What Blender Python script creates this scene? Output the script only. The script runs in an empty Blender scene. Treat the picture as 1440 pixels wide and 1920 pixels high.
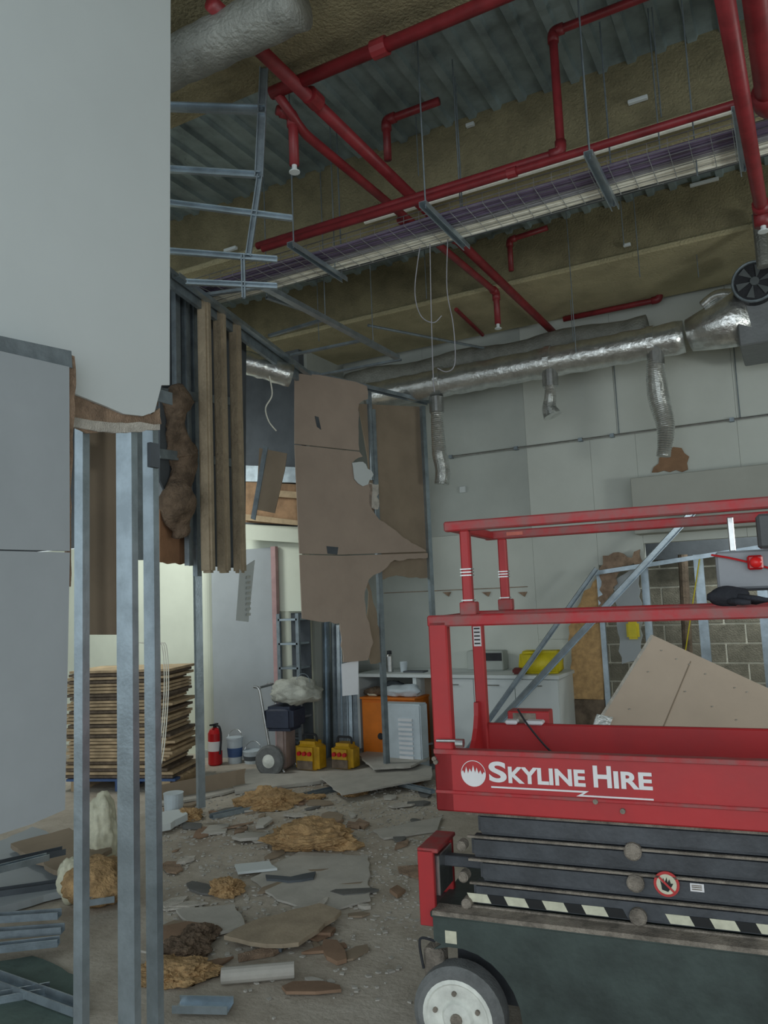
import bpy, bmesh, math, random
from mathutils import Vector, Matrix, noise
from mathutils.geometry import tessellate_polygon
V = Vector; PI = math.pi
# ---------------------------------------------------------------- camera, world, lights, exposure
YAW, PITCH, ROLL, FOC = math.radians(28), math.atan(160/1450), math.radians(-2.4), 1450.0
EYE = V((0, 0, 1.7))
RM = Matrix.Rotation(YAW, 4, 'Z') @ Matrix.Rotation(PI/2 + PITCH, 4, 'X') @ Matrix.Rotation(ROLL, 4, 'Z')
sc = bpy.context.scene
COL = sc.collection
cam = bpy.data.cameras.new('camera'); camo = bpy.data.objects.new('camera', cam); COL.objects.link(camo)
camo.matrix_world = Matrix.Translation(EYE) @ RM
cam.sensor_fit = 'VERTICAL'; cam.sensor_height = 24; cam.lens = 24*FOC/1920; cam.clip_end = 100; cam.clip_start = .05
sc.camera = camo
w = bpy.data.worlds.new('World'); sc.world = w; w.use_nodes = True
bg = w.node_tree.nodes['Background']; bg.inputs[0].default_value = (.80, .90, .93, 1); bg.inputs[1].default_value = 0.98
def area(name, loc, size, power, col, rot=(0, 0, 0), sy=None):
    l = bpy.data.lights.new(name, 'AREA'); l.energy = power; l.color = col; l.size = size
    if sy: l.shape = 'RECTANGLE'; l.size_y = sy
    o = bpy.data.objects.new(name, l); COL.objects.link(o); o.location = loc; o.rotation_euler = rot; return o
area('rear_fill_light', (1.0, -3.5, 2.0), 6, 125, (.88, .95, 1), (math.radians(84), 0, math.radians(14)), 3)  # added fill from behind the camera, no shopfront built
area('side_room_lamp', (-6.6, 5.3, 3.3), 1.2, 42, (.95, 1, .95), (math.radians(35), 0, 0), .5)
area('recess_fill_light', (-.2, 8.5, 3.0), .8, 30, (.95, 1, .97), (0, 0, 0), .3)  # added fill to brighten the blockwork, no fixture there
hl = area('ceiling_fill_light', (3.4, 3.4, 1.9), .9, 46, (.95, 1, .96), sy=.5)  # added unseen fill, aimed up to brighten tray, ceiling and back wall
hl.rotation_euler = (Vector((-1.0, 6.0, 4.4)) - hl.location).to_track_quat('-Z', 'Y').to_euler()
sc.view_settings.view_transform = 'Standard'; sc.view_settings.look = 'None'
sc.view_settings.exposure = -0.08; sc.view_settings.gamma = 1; sc.view_settings.use_curve_mapping = False

# ---------------------------------------------------------------- measuring helpers (world points on real planes)
R3 = RM.to_3x3()
FW = V((-math.sin(YAW), math.cos(YAW), 0)); RT = V((math.cos(YAW), math.sin(YAW), 0))
def ray(x, y): return R3 @ V(((x-720)/FOC, (960-y)/FOC, -1))
def atz(x, y, z=0): d = ray(x, y); return EYE + d*((z-1.7)/d.z)
def atv(x, y, v): d = ray(x, y); return EYE + d*(v/d.y)
def atu(x, y, u): d = ray(x, y); return EYE + d*(u/d.x)
def atd(x, y, D): d = ray(x, y); return EYE + d*(D/d.dot(FW))
def G(X, D): return RT*X + FW*D
def atp(x, y, A, B, off=0):
    n = V((-(B-A).y, (B-A).x, 0)).normalized(); d = ray(x, y)
    return EYE + d*((n.dot(A - EYE) + off)/n.dot(d))
# ---------------------------------------------------------------- materials
def lin(c): return tuple(((x/255)/12.92 if x/255 <= .04045 else ((x/255+.055)/1.055)**2.4) for x in c)
MATS = {}
def mat(name, rgb, rough=.7, metal=0, var=.12, scale=4, bump=.15, rgb2=None, bscale=None, emit=None):
    if name in MATS: return MATS[name]
    m = bpy.data.materials.new(name); m.use_nodes = True; nt = m.node_tree; b = nt.nodes['Principled BSDF']
    c = lin(rgb); c2 = lin(rgb2) if rgb2 else tuple(x*(1-var*2.2) for x in c)
    tc = nt.nodes.new('ShaderNodeTexCoord'); n = nt.nodes.new('ShaderNodeTexNoise')
    n.inputs['Scale'].default_value = scale; n.inputs['Detail'].default_value = 7; n.inputs['Roughness'].default_value = .62
    nt.links.new(tc.outputs['Object'], n.inputs['Vector'])
    r = nt.nodes.new('ShaderNodeValToRGB'); r.color_ramp.elements[0].position = .36; r.color_ramp.elements[1].position = .62
    r.color_ramp.elements[0].color = (*c2, 1); r.color_ramp.elements[1].color = (*c, 1)
    nt.links.new(n.outputs[0], r.inputs[0]); nt.links.new(r.outputs[0], b.inputs['Base Color'])
    b.inputs['Roughness'].default_value = rough; b.inputs['Metallic'].default_value = metal
    if bump:
        n2 = nt.nodes.new('ShaderNodeTexNoise'); n2.inputs['Scale'].default_value = bscale or scale*9; n2.inputs['Detail'].default_value = 5
        nt.links.new(tc.outputs['Object'], n2.inputs['Vector'])
        bp = nt.nodes.new('ShaderNodeBump'); bp.inputs['Strength'].default_value = bump; bp.inputs['Distance'].default_value = .02
        nt.links.new(n2.outputs[0], bp.inputs['Height']); nt.links.new(bp.outputs[0], b.inputs['Normal'])
    MATS[name] = m; return m
white_board = mat('white_board', (212, 219, 220), .8, var=.02, scale=1.2, bump=.03)
grey_board = mat('grey_board', (170, 177, 182), .75, var=.05, scale=2, bump=.03)
wall_paint = mat('wall_paint', (208, 213, 206), .8, var=.05, scale=.9, bump=.05)
wall_paint2 = mat('wall_paint_grey', (184, 190, 185), .8, var=.06, scale=1.1, bump=.05)  # greyer, darker tone of the wall paint
cream_paint = mat('cream_paint', (224, 230, 214), .7, var=.04, scale=1.5, bump=.03)
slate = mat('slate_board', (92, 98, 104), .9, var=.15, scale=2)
pink_board = mat('pink_board', (176, 158, 144), .85, var=.05, scale=2.5, bump=.08)
brown_board = mat('brown_board', (152, 136, 117), .85, var=.08, scale=3, bump=.08)
lean_board = mat('lean_board', (204, 186, 168), .85, var=.04, scale=2.5, bump=.05)
torn_paper = mat('torn_paper', (172, 146, 124), .95, var=.2, scale=14, bump=.6)
plaster = mat('plaster_core', (214, 208, 198), .95, var=.12, scale=18, bump=.6)
galv = mat('galvanised', (176, 190, 200), .34, .75, var=.12, scale=9, bump=.06)
galv_dull = mat('galvanised_dull', (150, 162, 170), .5, .6, var=.15, scale=9, bump=.06)
deck_m = mat('deck_steel', (168, 186, 190), .55, .3, var=.2, scale=3, bump=.05)
foil = mat('foil', (226, 228, 226), .3, .9, var=.1, scale=12, bump=.35, bscale=22)
duct_grey = mat('duct_wrap', (150, 152, 146), .55, .35, var=.15, scale=6, bump=.6)
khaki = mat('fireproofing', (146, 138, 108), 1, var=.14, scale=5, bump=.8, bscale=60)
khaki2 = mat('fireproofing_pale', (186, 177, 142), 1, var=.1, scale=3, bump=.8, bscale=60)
pipe_red = mat('pipe_red', (138, 42, 48), .45, var=.15, scale=8, bump=.04)
lift_red = mat('lift_red', (186, 46, 50), .5, var=.1, scale=3, bump=.04, rgb2=(168, 48, 52))
lift_red_worn = mat('lift_red_worn', (180, 46, 52), .55, var=.3, scale=9, bump=.05, rgb2=(146, 90, 88))
lift_black = mat('lift_black', (78, 82, 88), .5, var=.2, scale=6, bump=.1)
lift_tray = mat('lift_tray', (66, 78, 75), .55, var=.2, scale=5, bump=.1)
dust = mat('dust', (160, 150, 138), .98, var=.25, scale=16, bump=.6)
rubber = mat('rubber', (120, 122, 122), .9, var=.15, scale=14, bump=.3)
hub_m = mat('hub_white', (236, 238, 230), .6, var=.12, scale=12, bump=.1)
white_print = mat('white_print', (236, 234, 236), .6, var=.03, bump=0)
cream_print = mat('cream_print', (222, 220, 196), .7, var=.1, scale=20, bump=0)
black_print = mat('black_print', (24, 26, 28), .6, var=.1, bump=0)
red_print = mat('red_print', (200, 60, 60), .6, var=.1, bump=0)
steel = mat('steel', (190, 192, 192), .3, .9, var=.1, scale=20, bump=.05)
dark = mat('dark_plastic', (44, 46, 52), .6, var=.2, scale=10)
ctrl_grey = mat('control_grey', (150, 154, 160), .5, var=.05, scale=8, bump=.03)
block_m = mat('concrete_block', (142, 138, 124), .95, var=.14, scale=9, bump=.6)
mortar = mat('mortar', (226, 224, 210), 1, var=.1, scale=14, bump=.4)
wood = mat('timber', (206, 180, 144), .75, var=.16, scale=6, bump=.15)
wood_dark = mat('timber_dark', (126, 110, 94), .85, var=.25, scale=8, bump=.3)
osb = mat('osb', (206, 168, 118), .85, var=.15, scale=16, bump=.2)
wool = mat('mineral_wool', (200, 164, 118), 1, var=.2, scale=12, bump=1, bscale=55)
wool_dark = mat('mineral_wool_dark', (128, 108, 90), 1, var=.25, scale=12, bump=1, bscale=55)
post_brown = mat('post_lining', (176, 160, 136), .95, var=.12, scale=5, bump=.5)
orange = mat('orange_paint', (224, 122, 26), .55, var=.08, scale=5, bump=.04)
yellow = mat('yellow_plastic', (226, 208, 40), .5, var=.08, scale=8, bump=.05)
yellow_d = mat('yellow_paint', (214, 166, 34), .5, var=.15, scale=8, bump=.05)
ext_red = mat('extinguisher_red', (196, 26, 34), .35, var=.05, bump=0)
blue = mat('blue_plastic', (70, 100, 150), .5, var=.1, bump=0)
tub_white = mat('tub_white', (206, 218, 226), .5, var=.08, bump=0)
cable_purple = mat('cable_purple', (110, 98, 124), .6, var=.1, bump=0)
cable_white = mat('cable_white', (246, 244, 230), .55, var=.06, scale=20, bump=0)
cable_grey = mat('cable_grey', (150, 150, 156), .55, var=.06, scale=20, bump=0)
paper = mat('paper', (232, 234, 238), .9, var=.03, bump=0)
glove_m = mat('glove_black', (48, 50, 58), .85, var=.2, scale=14, bump=.3)
# floor material: concrete under plaster dust
flm = bpy.data.materials.new('dusty_concrete'); flm.use_nodes = True
_nt = flm.node_tree; _b = _nt.nodes['Principled BSDF']; _b.inputs['Roughness'].default_value = .93
_tc = _nt.nodes.new('ShaderNodeTexCoord')
def _noise(s, d=8, r=.6):
    n = _nt.nodes.new('ShaderNodeTexNoise'); n.inputs['Scale'].default_value = s; n.inputs['Detail'].default_value = d
    n.inputs['Roughness'].default_value = r; _nt.links.new(_tc.outputs['Object'], n.inputs['Vector']); return n
_a, _c, _d = _noise(.9), _noise(5, 8, .75), _noise(32)
_r = _nt.nodes.new('ShaderNodeValToRGB')
for p, c in ((.33, (160, 148, 134)), (.5, (190, 181, 168)), (.66, (206, 198, 186))):
    e = _r.color_ramp.elements.new(p); e.color = (*lin(c), 1)
_r.color_ramp.elements.remove(_r.color_ramp.elements[0]); _r.color_ramp.elements.remove(_r.color_ramp.elements[-1])
_nt.links.new(_a.outputs[0], _r.inputs[0])
_r2 = _nt.nodes.new('ShaderNodeValToRGB'); _r2.color_ramp.elements[0].position = .3; _r2.color_ramp.elements[0].color = (.66, .63, .59, 1)
_r2.color_ramp.elements[1].position = .56; _r2.color_ramp.elements[1].color = (1, 1, 1, 1); _nt.links.new(_c.outputs[0], _r2.inputs[0])
_m = _nt.nodes.new('ShaderNodeMixRGB'); _m.blend_type = 'MULTIPLY'; _m.inputs[0].default_value = .75
_nt.links.new(_r.outputs[0], _m.inputs[1]); _nt.links.new(_r2.outputs[0], _m.inputs[2]); _nt.links.new(_m.outputs[0], _b.inputs['Base Color'])
_bp = _nt.nodes.new('ShaderNodeBump'); _bp.inputs['Strength'].default_value = .35; _bp.inputs['Distance'].default_value = .03
_nt.links.new(_d.outputs[0], _bp.inputs['Height']); _nt.links.new(_bp.outputs[0], _b.inputs['Normal'])

# ---------------------------------------------------------------- object helpers
WM = {}
def prop(o, label=None, cat=None, group=None, kind=None):
    if label: o['label'] = label
    if cat: o['category'] = cat
    if group: o['group'] = group
    if kind: o['kind'] = kind
    return o
def thing(name, loc, label=None, cat=None, group=None, kind=None, rot=0):
    o = bpy.data.objects.new(name, None); COL.objects.link(o); o.empty_display_size = .1
    M = Matrix.Translation(V(loc)) @ Matrix.Rotation(rot, 4, 'Z')
    o.location = V(loc); o.rotation_euler = (0, 0, rot); WM[o] = M
    return prop(o, label, cat, group, kind)
def fin(name, bm, m, parent=None, label=None, cat=None, group=None, kind=None, smooth=False, local=False, base=None):
    """finish a bmesh as one object; verts are world coordinates unless local"""
    bmesh.ops.recalc_face_normals(bm, faces=bm.faces)
    if parent is None:
        if base is None:
            xs = [v.co.x for v in bm.verts]; ys = [v.co.y for v in bm.verts]; zs = [v.co.z for v in bm.verts]
            base = V(((min(xs)+max(xs))/2, (min(ys)+max(ys))/2, min(zs)))
        M = Matrix.Translation(base)
    else:
        M = WM[parent]
    if not local: bm.transform(M.inverted())
    me = bpy.data.meshes.new(name); bm.to_mesh(me); bm.free()
    if smooth:
        for p in me.polygons: p.use_smooth = True
    me.materials.append(m)
    o = bpy.data.objects.new(name, me); COL.objects.link(o)
    if parent is None: o.location = M.to_translation()
    else: o.parent = parent
    WM[o] = M
    return prop(o, label, cat, group, kind)
def nb(): return bmesh.new()
def box(bm, lo, hi, M=None):
    lo, hi = V(lo), V(hi); c = (lo+hi)/2; s = hi-lo
    T = Matrix.Translation(c) @ Matrix.Diagonal((*s, 1))
    if M: T = M @ T
    return bmesh.ops.create_cube(bm, size=1, matrix=T)['verts']
def bevel(bm, w=.005, seg=1):
    bmesh.ops.bevel(bm, geom=list(bm.edges), offset=w, segments=seg, affect='EDGES', clamp_overlap=True)
    return bm
def prism(bm, pts, vec):
    pts = [V(p) for p in pts]; vec = V(vec)
    a = [bm.verts.new(p) for p in pts]; b = [bm.verts.new(p+vec) for p in pts]
    n = len(pts)
    if n <= 4:
        bm.faces.new(a); bm.faces.new(b[::-1])
    else:
        N = pts_n(pts); X = (pts[1]-pts[0]).normalized(); Y = N.cross(X)
        for i, j, k in tessellate_polygon([[V((p.dot(X), p.dot(Y), 0)) for p in pts]]):
            bm.faces.new((a[i], a[j], a[k])); bm.faces.new((b[k], b[j], b[i]))
    for i in range(n): bm.faces.new((a[i], b[i], b[(i+1) % n], a[(i+1) % n]))
def frames(pts):
    pts = [V(p) for p in pts]; T = []
    for i in range(len(pts)):
        a = pts[max(i-1, 0)]; b = pts[min(i+1, len(pts)-1)]; T.append((b-a).normalized())
    n = T[0].orthogonal().normalized(); out = []
    for t in T:
        n = (n - t*n.dot(t)); n = n.normalized() if n.length > 1e-6 else t.orthogonal().normalized()
        out.append((t, n, t.cross(n)))
    return pts, out
def tube(bm, pts, r, seg=10, cap=True):
    pts, fr = frames(pts); rings = []
    for i, (p, (t, n, b)) in enumerate(zip(pts, fr)):
        rr = r(i) if callable(r) else r
        rings.append([bm.verts.new(p + (n*math.cos(a) + b*math.sin(a))*rr) for a in (2*PI*k/seg for k in range(seg))])
    for A, B in zip(rings, rings[1:]):
        for k in range(seg): bm.faces.new((A[k], A[(k+1) % seg], B[(k+1) % seg], B[k]))
    if cap: bm.faces.new(rings[0][::-1]); bm.faces.new(rings[-1])
def rounded(pts, r=.06, n=4):
    pts = [V(p) for p in pts]; out = [pts[0]]
    for a, b, c in zip(pts, pts[1:], pts[2:]):
        d1 = min(r, (a-b).length/2.2); d2 = min(r, (c-b).length/2.2); p = b+(a-b).normalized()*d1; q = b+(c-b).normalized()*d2
        for k in range(n+1):
            t = k/n; out.append(p*(1-t)**2 + b*2*t*(1-t) + q*t*t)
    out.append(pts[-1]); return out
def spline(pts, n=8):
    pts = [V(p) for p in pts]; P = [pts[0]]+pts+[pts[-1]]; out = []
    for i in range(1, len(P)-2):
        for k in range(n):
            t = k/n; a, b, c, d = P[i-1], P[i], P[i+1], P[i+2]
            out.append(.5*((2*b)+(c-a)*t+(2*a-5*b+4*c-d)*t*t+(3*b-a-3*c+d)*t**3))
    out.append(pts[-1]); return out
def channel(bm, p0, p1, w=.07, d=.035, hint=(0, 1, 0), t=.0025, lip=.006):
    """C section steel stud from p0 to p1: web w wide, flanges d deep along hint"""
    p0, p1 = V(p0), V(p1); T = (p1-p0).normalized(); h = V(hint); y = (h - T*h.dot(T)).normalized(); x = T.cross(y)
    pr = [(-w/2, 0), (w/2, 0), (w/2, d), (w/2-lip, d), (w/2-lip, d-t), (w/2-t, d-t), (w/2-t, t), (-w/2+t, t), (-w/2+t, d-t), (-w/2+lip, d-t), (-w/2+lip, d), (-w/2, d)]
    prism(bm, [p0 + x*a + y*b for a, b in pr], p1-p0)
def jag(pts, seed=0, amp=.02, step=.06, closed=True):
    rnd = random.Random(seed); out = []; n = len(pts)
    for i in range(n):
        a, b = V(pts[i]), V(pts[(i+1) % n]); L = (b-a).length; k = max(1, int(L/step)); out.append(a)
        d = (b-a).normalized(); perp = (pts_n(pts)).cross(d)
        for j in range(1, k): out.append(a.lerp(b, j/k) + perp*rnd.uniform(-amp, amp) + d*rnd.uniform(-.25, .25)*step)
    return out
def pts_n(pts):
    n = V((0, 0, 0)); P = [V(p) for p in pts]
    for i in range(len(P)): n += P[i].cross(P[(i+1) % len(P)])
    return n.normalized()
def roughsides(pts, flags, seed, amp=.02, step=.05):
    """jag only edges whose flag is 1"""
    rnd = random.Random(seed); out = []; n = len(pts); N = pts_n(pts)
    for i in range(n):
        a, b = V(pts[i]), V(pts[(i+1) % n]); out.append(a)
        if flags[i % len(flags)]:
            L = (b-a).length; k = max(1, int(L/step)); d = (b-a).normalized(); pe = N.cross(d)
            for j in range(1, k): out.append(a.lerp(b, j/k) + pe*rnd.uniform(-amp, amp))
    return out
def lathe(bm, c, prof, seg=24, axis='Z'):
    c = V(c); rings = []
    for r, h in prof:
        ring = []
        for k in range(seg):
            a = 2*PI*k/seg
            if axis == 'Z': p = V((r*math.cos(a), r*math.sin(a), h))
            elif axis == 'Y': p = V((r*math.cos(a), h, r*math.sin(a)))
            else: p = V((h, r*math.cos(a), r*math.sin(a)))
            ring.append(bm.verts.new(c+p))
        rings.append(ring)
    for A, B in zip(rings, rings[1:]):
        for k in range(seg): bm.faces.new((A[k], A[(k+1) % seg], B[(k+1) % seg], B[k]))
    bm.faces.new(rings[0][::-1]); bm.faces.new(rings[-1])
def clump(bm, c, size, seed=0, sub=4, amp=.35, rotz=0, flat=0.0):
    ico = bmesh.ops.create_icosphere(bm, subdivisions=sub, radius=1)['verts']; o = V((seed*7.3, seed*3.1, seed))
    Rz = Matrix.Rotation(rotz, 3, 'Z')
    for v in ico:
        p = v.co.copy(); f = 1 + amp*noise.fractal(p*1.3+o, .8, 2.2, 4) + .10*noise.noise(p*7+o) + .06*noise.noise(p*17+o)
        q = p*f; q = V((q.x*size[0], q.y*size[1], q.z*size[2])); q = Rz @ q + V(c)
        if q.z < flat+.002: q.z = flat+.002
        v.co = q

ORD = ['first', 'second', 'third', 'fourth', 'fifth', 'sixth', 'seventh', 'eighth', 'ninth', 'tenth', 'eleventh', 'twelfth', 'thirteenth', 'fourteenth', 'fifteenth', 'sixteenth'] + ['%d%s' % (n, {1: 'st', 2: 'nd', 3: 'rd'}.get(n % 10, 'th')) for n in range(17, 40)]
# ================================================================ LARGE STRUCTURE
bm = nb(); box(bm, (-14, -5, -.2), (6.5, 11, 0)); fin('floor', bm, flm, kind='structure', label='dusty concrete floor strewn with debris', base=V((0, 0, 0)))
# ceiling: ribbed steel deck
bm = nb(); pitch = .18; prof = []; u = -14.0
while u < 6.5:
    prof += [(u, 5.0), (u+.05, 5.0), (u+.062, 5.03), (u+.168, 5.03)]; u += pitch
a = [bm.verts.new((x, -1.5, z)) for x, z in prof]; b = [bm.verts.new((x, 10.5, z)) for x, z in prof]
for i in range(len(prof)-1): bm.faces.new((a[i], b[i], b[i+1], a[i+1]))
c0 = [bm.verts.new((x, -1.5, 5.2)) for x in (prof[0][0], prof[-1][0])]; c1 = [bm.verts.new((x, 10.5, 5.2)) for x in (prof[0][0], prof[-1][0])]
bm.faces.new((c0[0], c1[0], c1[1], c0[1])); fin('ceiling', bm, deck_m, kind='structure', label='ribbed galvanised steel deck ceiling')
def trim(n, lo, hi, m, soff, label):
    t = thing('trim_%d' % n, ((lo[0]+hi[0])/2, (lo[1]+hi[1])/2, lo[2]), kind='structure', label=label)
    bm = nb(); box(bm, lo, hi); fin('sprayed_web', bm, m, t)
    # flange soffit a touch wider than the web
    bm = nb(); box(bm, (lo[0], lo[1]-.03, lo[2]-.04), (hi[0], hi[1]+.03, lo[2]+.01)); bevel(bm, .012); fin('soffit', bm, soff, t)
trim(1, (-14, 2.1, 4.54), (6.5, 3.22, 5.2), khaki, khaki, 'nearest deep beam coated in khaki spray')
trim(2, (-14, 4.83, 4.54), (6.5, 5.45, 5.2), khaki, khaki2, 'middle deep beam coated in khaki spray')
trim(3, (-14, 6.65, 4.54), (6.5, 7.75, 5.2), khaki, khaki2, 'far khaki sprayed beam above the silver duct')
# back wall built of boards
wb = thing('wall_back', (0, 8.0, 0), kind='structure', label='pale painted boarded back wall with opening at right')
ZO = 2.12
cells = [(-4.75, -3.62, 0, 2.35, 1), (-4.75, -3.62, 2.35, 5.1, 1), (-3.62, -2.45, 0, 2.35, 0), (-3.62, -2.45, 2.35, 3.24, 1), (-3.62, -2.45, 3.24, 5.1, 1),
         (-2.45, -1.78, 0, 1.2, 0), (-2.45, -1.78, 1.2, 3.24, 0), (-2.45, -1.5, 3.24, 5.1, 0), (-1.78, -1.33, 1.93, 3.24, 0),
         (-1.5, -.4, 3.24, 5.1, 0), (-1.33, -.4, ZO, 3.24, 0), (-.4, .8, 3.24, 5.1, 0), (-.4, .8, ZO, 3.24, 0), (.8, 2.0, 3.24, 5.1, 0), (.8, 2.0, ZO, 3.24, 0),
         (2.0, 6.5, 0, 5.1, 0)]
for (u0, u1, z0, z1, k) in cells:
    g = .001; bm = nb(); box(bm, (u0+g, 7.9, z0+g), (u1-g, 7.95, z1-g)); fin('wall_panel', bm, wall_paint2 if k else wall_paint, wb)
bm = nb()
for (u0, u1, z0, z1, k) in cells: box(bm, (u0, 7.952, z0), (u1, 8.0, z1))
fin('backing', bm, wall_paint2, wb)
# recessed block wall
bw = thing('wall_recess', (-.4, 9.25, 0), kind='structure', label='bare grey blockwork at the back of the wall opening')
bm = nb(); box(bm, (-2.9, 9.222, 0), (2.2, 9.4, 5.1)); fin('mortar_bed', bm, mortar, bw)
rnd = random.Random(5); cs, L = .21, .415
blk = None
for j in range(11):
    for i in range(9):
        u0 = -2.85 + i*L + (L/2 if j % 2 else 0)
        if u0 > .8: continue
        if blk is None:
            bm = nb(); box(bm, (-L/2+.009, -.02, 0), (L/2-.009, .02, cs-.018)); bevel(bm, .004)
            me_o = fin('block', bm, block_m, bw, local=True); blk = me_o; o = me_o
        else:
            o = bpy.data.objects.new('block', blk.data); COL.objects.link(o); o.parent = bw; WM[o] = WM[bw]
        o.location = (u0+L/2+.4, -.018+rnd.uniform(-.002, .002), j*cs+.012)
bm = nb(); box(bm, (-2.9, 9.05, 1.99), (2.2, 9.21, 3.3)); fin('shade_band', bm, slate, bw)  # dark band standing in for the shadow under the header
bm = nb(); box(bm, (-2.4, 8.02, 0), (-2.3, 9.2, 3.2)); fin('reveal', bm, grey_board, bw)
bm = nb(); box(bm, (-2.35, 8.02, 3.2), (2.2, 9.2, 3.3)); fin('recess_ceiling', bm, grey_board, bw)
bm = nb(); box(bm, (2.1, 8.02, 0), (2.2, 9.2, 3.2)); fin('reveal', bm, grey_board, bw)
# inner side room wall
wi = thing('wall_inner', (-9, 7.1, 0), kind='structure', label='pale wall of the side room behind the partition')
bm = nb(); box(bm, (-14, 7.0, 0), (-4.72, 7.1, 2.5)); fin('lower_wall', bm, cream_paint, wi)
bm = nb(); box(bm, (-14, 7.0, 2.52), (-4.72, 7.1, 5.2)); fin('dark_void_wall', bm, slate, wi)  # coloured dark to stand for the unlit void above the header
bm = nb(); box(bm, (-4.78, 7.1, 0), (-4.68, 8.0, 5.2)); fin('return_wall', bm, wall_paint2, wi)
bm = nb(); box(bm, (-14.2, -2, 0), (-14, 7.2, 5.3)); fin('wall_far_left', bm, wall_paint2, kind='structure')
bm = nb(); box(bm, (6.4, -2, 0), (6.6, 10, 5.3)); fin('wall_right', bm, wall_paint2, kind='structure')
# bulkhead box over opening
bh = thing('trim_4', (0, 7.8, 2.1), kind='structure', label='grey boxed bulkhead over the wall opening')
bm = nb(); box(bm, (-1.36, 7.62, 2.2), (2.0, 7.9, 2.74)); bevel(bm, .006); fin('bulkhead_board', bm, mat('bulkhead_grey', (172, 174, 166), .8, var=.04, scale=2, bump=.05), bh)

# ---------------------------------------------------------------- left foreground wall (u ~ -2.2)
wl = thing('wall_left', (-2.2, 1.6, 0), kind='structure', label='stripped stud wall in the left foreground')
def pu(pts, u): return [atu(x, y, u) for x, y in pts]
P = pu([(318, 722), (321, -420), (-420, -420), (-420, 600), (60, 700), (150, 742), (200, 762), (232, 776), (268, 780), (290, 772), (303, 722)], -2.12)
bm = nb(); prism(bm, P, (-.0125, 0, 0)); fin('plasterboard', bm, white_board, wl, label='tall white plasterboard')
P = pu([(135, 735), (170, 748), (215, 770), (262, 782), (285, 776), (300, 765), (303, 795), (260, 800), (200, 806), (165, 812), (138, 800)], -2.135)
bm = nb(); prism(bm, roughsides(P, [1], 3, .006, .03), (-.012, 0, 0)); fin('torn_edge', bm, torn_paper, wl, label='torn brown paper edge')
P = pu([(138, 782), (190, 790), (250, 792), (300, 795), (300, 806), (215, 812), (140, 800)], -2.125)
bm = nb(); prism(bm, roughsides(P, [1], 5, .004, .03), (-.012, 0, 0)); fin('plaster_edge', bm, plaster, wl, label='crumbled white plaster edge')
# grey panels
def gp(pts, u, m, name='plasterboard', lab=None, t=.0125):
    bm = nb(); prism(bm, pu(pts, u), (-t, 0, 0)); return fin(name, bm, m, wl, label=lab)
gp([(-420, 560), (130, 688), (131, 1033), (-420, 1020)], -2.03, grey_board, lab='upper grey plasterboard')
gp([(-420, 1023), (131, 1036), (122, 1518), (60, 1545), (-420, 1700)], -2.03, grey_board, lab='lower grey plasterboard')
gp([(-420, 540), (134, 658), (136, 690), (-420, 556)], -2.04, galv_dull, 'top_track', 'blue-grey steel top track', .04)
P = pu([(129, 664), (140, 668), (143, 720), (138, 800), (134, 900), (133, 1100), (126, 1100), (128, 800)], -2.045)
bm = nb(); prism(bm, roughsides(P, [1], 8, .004, .04), (-.01, 0, 0)); fin('torn_edge', bm, torn_paper, wl)
for px, zt, m, sw in ((147, 2.50, galv, .042), (233, 2.47, galv, .08), (279, 2.47, galv, .055)):
    q = atu(px, 1100, -2.2); bm = nb()
    channel(bm, (q.x, q.y, 0.0), (q.x, q.y, zt), sw, .03, (0, 1, 0)); fin('metal_stud', bm, m, wl)
q0 = atu(100, 1100, -2.2); q1 = atu(300, 1100, -2.2)
bm = nb(); channel(bm, (-2.2, q0.y-.5, .001), (-2.2, q1.y+.03, .001), .096, .04, (0, 0, 1)); fin('floor_track', bm, galv_dull, wl)
bm = nb(); channel(bm, (-2.2, q0.y-1, 2.55), (-2.2, q1.y+.03, 2.55), .096, .05, (0, 0, -1)); fin('head_track', bm, galv_dull, wl)
# box at stud, backing board
q = atu(285, 855, -2.16); bm = nb(); box(bm, (q.x-.005, q.y-.02, q.z-.045), (q.x+.012, q.y+.03, q.z+.05)); fin('stud_cutout', bm, slate, wl, label='dark cable slot in the stud')
P = pu([(150, 800), (222, 800), (222, 1190), (150, 1190)], -2.42); bm = nb(); prism(bm, P, (-.0125, 0, 0)); fin('plasterboard', bm, brown_board, wl, label='brown back of the far board')
P = pu([(255, 800), (290, 800), (290, 1050), (255, 1050)], -2.42); bm = nb(); prism(bm, P, (-.0125, 0, 0)); fin('plasterboard', bm, galv_dull, wl)

# ---------------------------------------------------------------- middle partition (diagonal)
A = G(-1.48, 6.4); B = G(.51, 8.0); AB = (B-A).normalized(); NAB = V((-AB.y, AB.x, 0))
wm = thing('wall_middle', (A+B)/2, kind='structure', label='half demolished partition with hanging plasterboard')
def pa(pts, off=0): return [atp(x, y, A, B, off) for x, y in pts]
up = [(553, 700), (600, 703), (668, 716), (688, 724), (690, 748), (673, 757), (672, 800), (674, 845), (553, 832)]
md = [(553, 834), (674, 847), (680, 856), (660, 868), (664, 900), (698, 908), (697, 955), (712, 975), (735, 990), (765, 1012), (800, 1034), (640, 1040), (562, 1038)]
lo_ = [(562, 1040), (640, 1042), (802, 1037), (802, 1046), (740, 1050), (712, 1074), (692, 1086), (684, 1110), (686, 1148), (694, 1178), (700, 1205), (690, 1238), (644, 1242), (638, 1168), (600, 1166), (567, 1160)]
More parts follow.
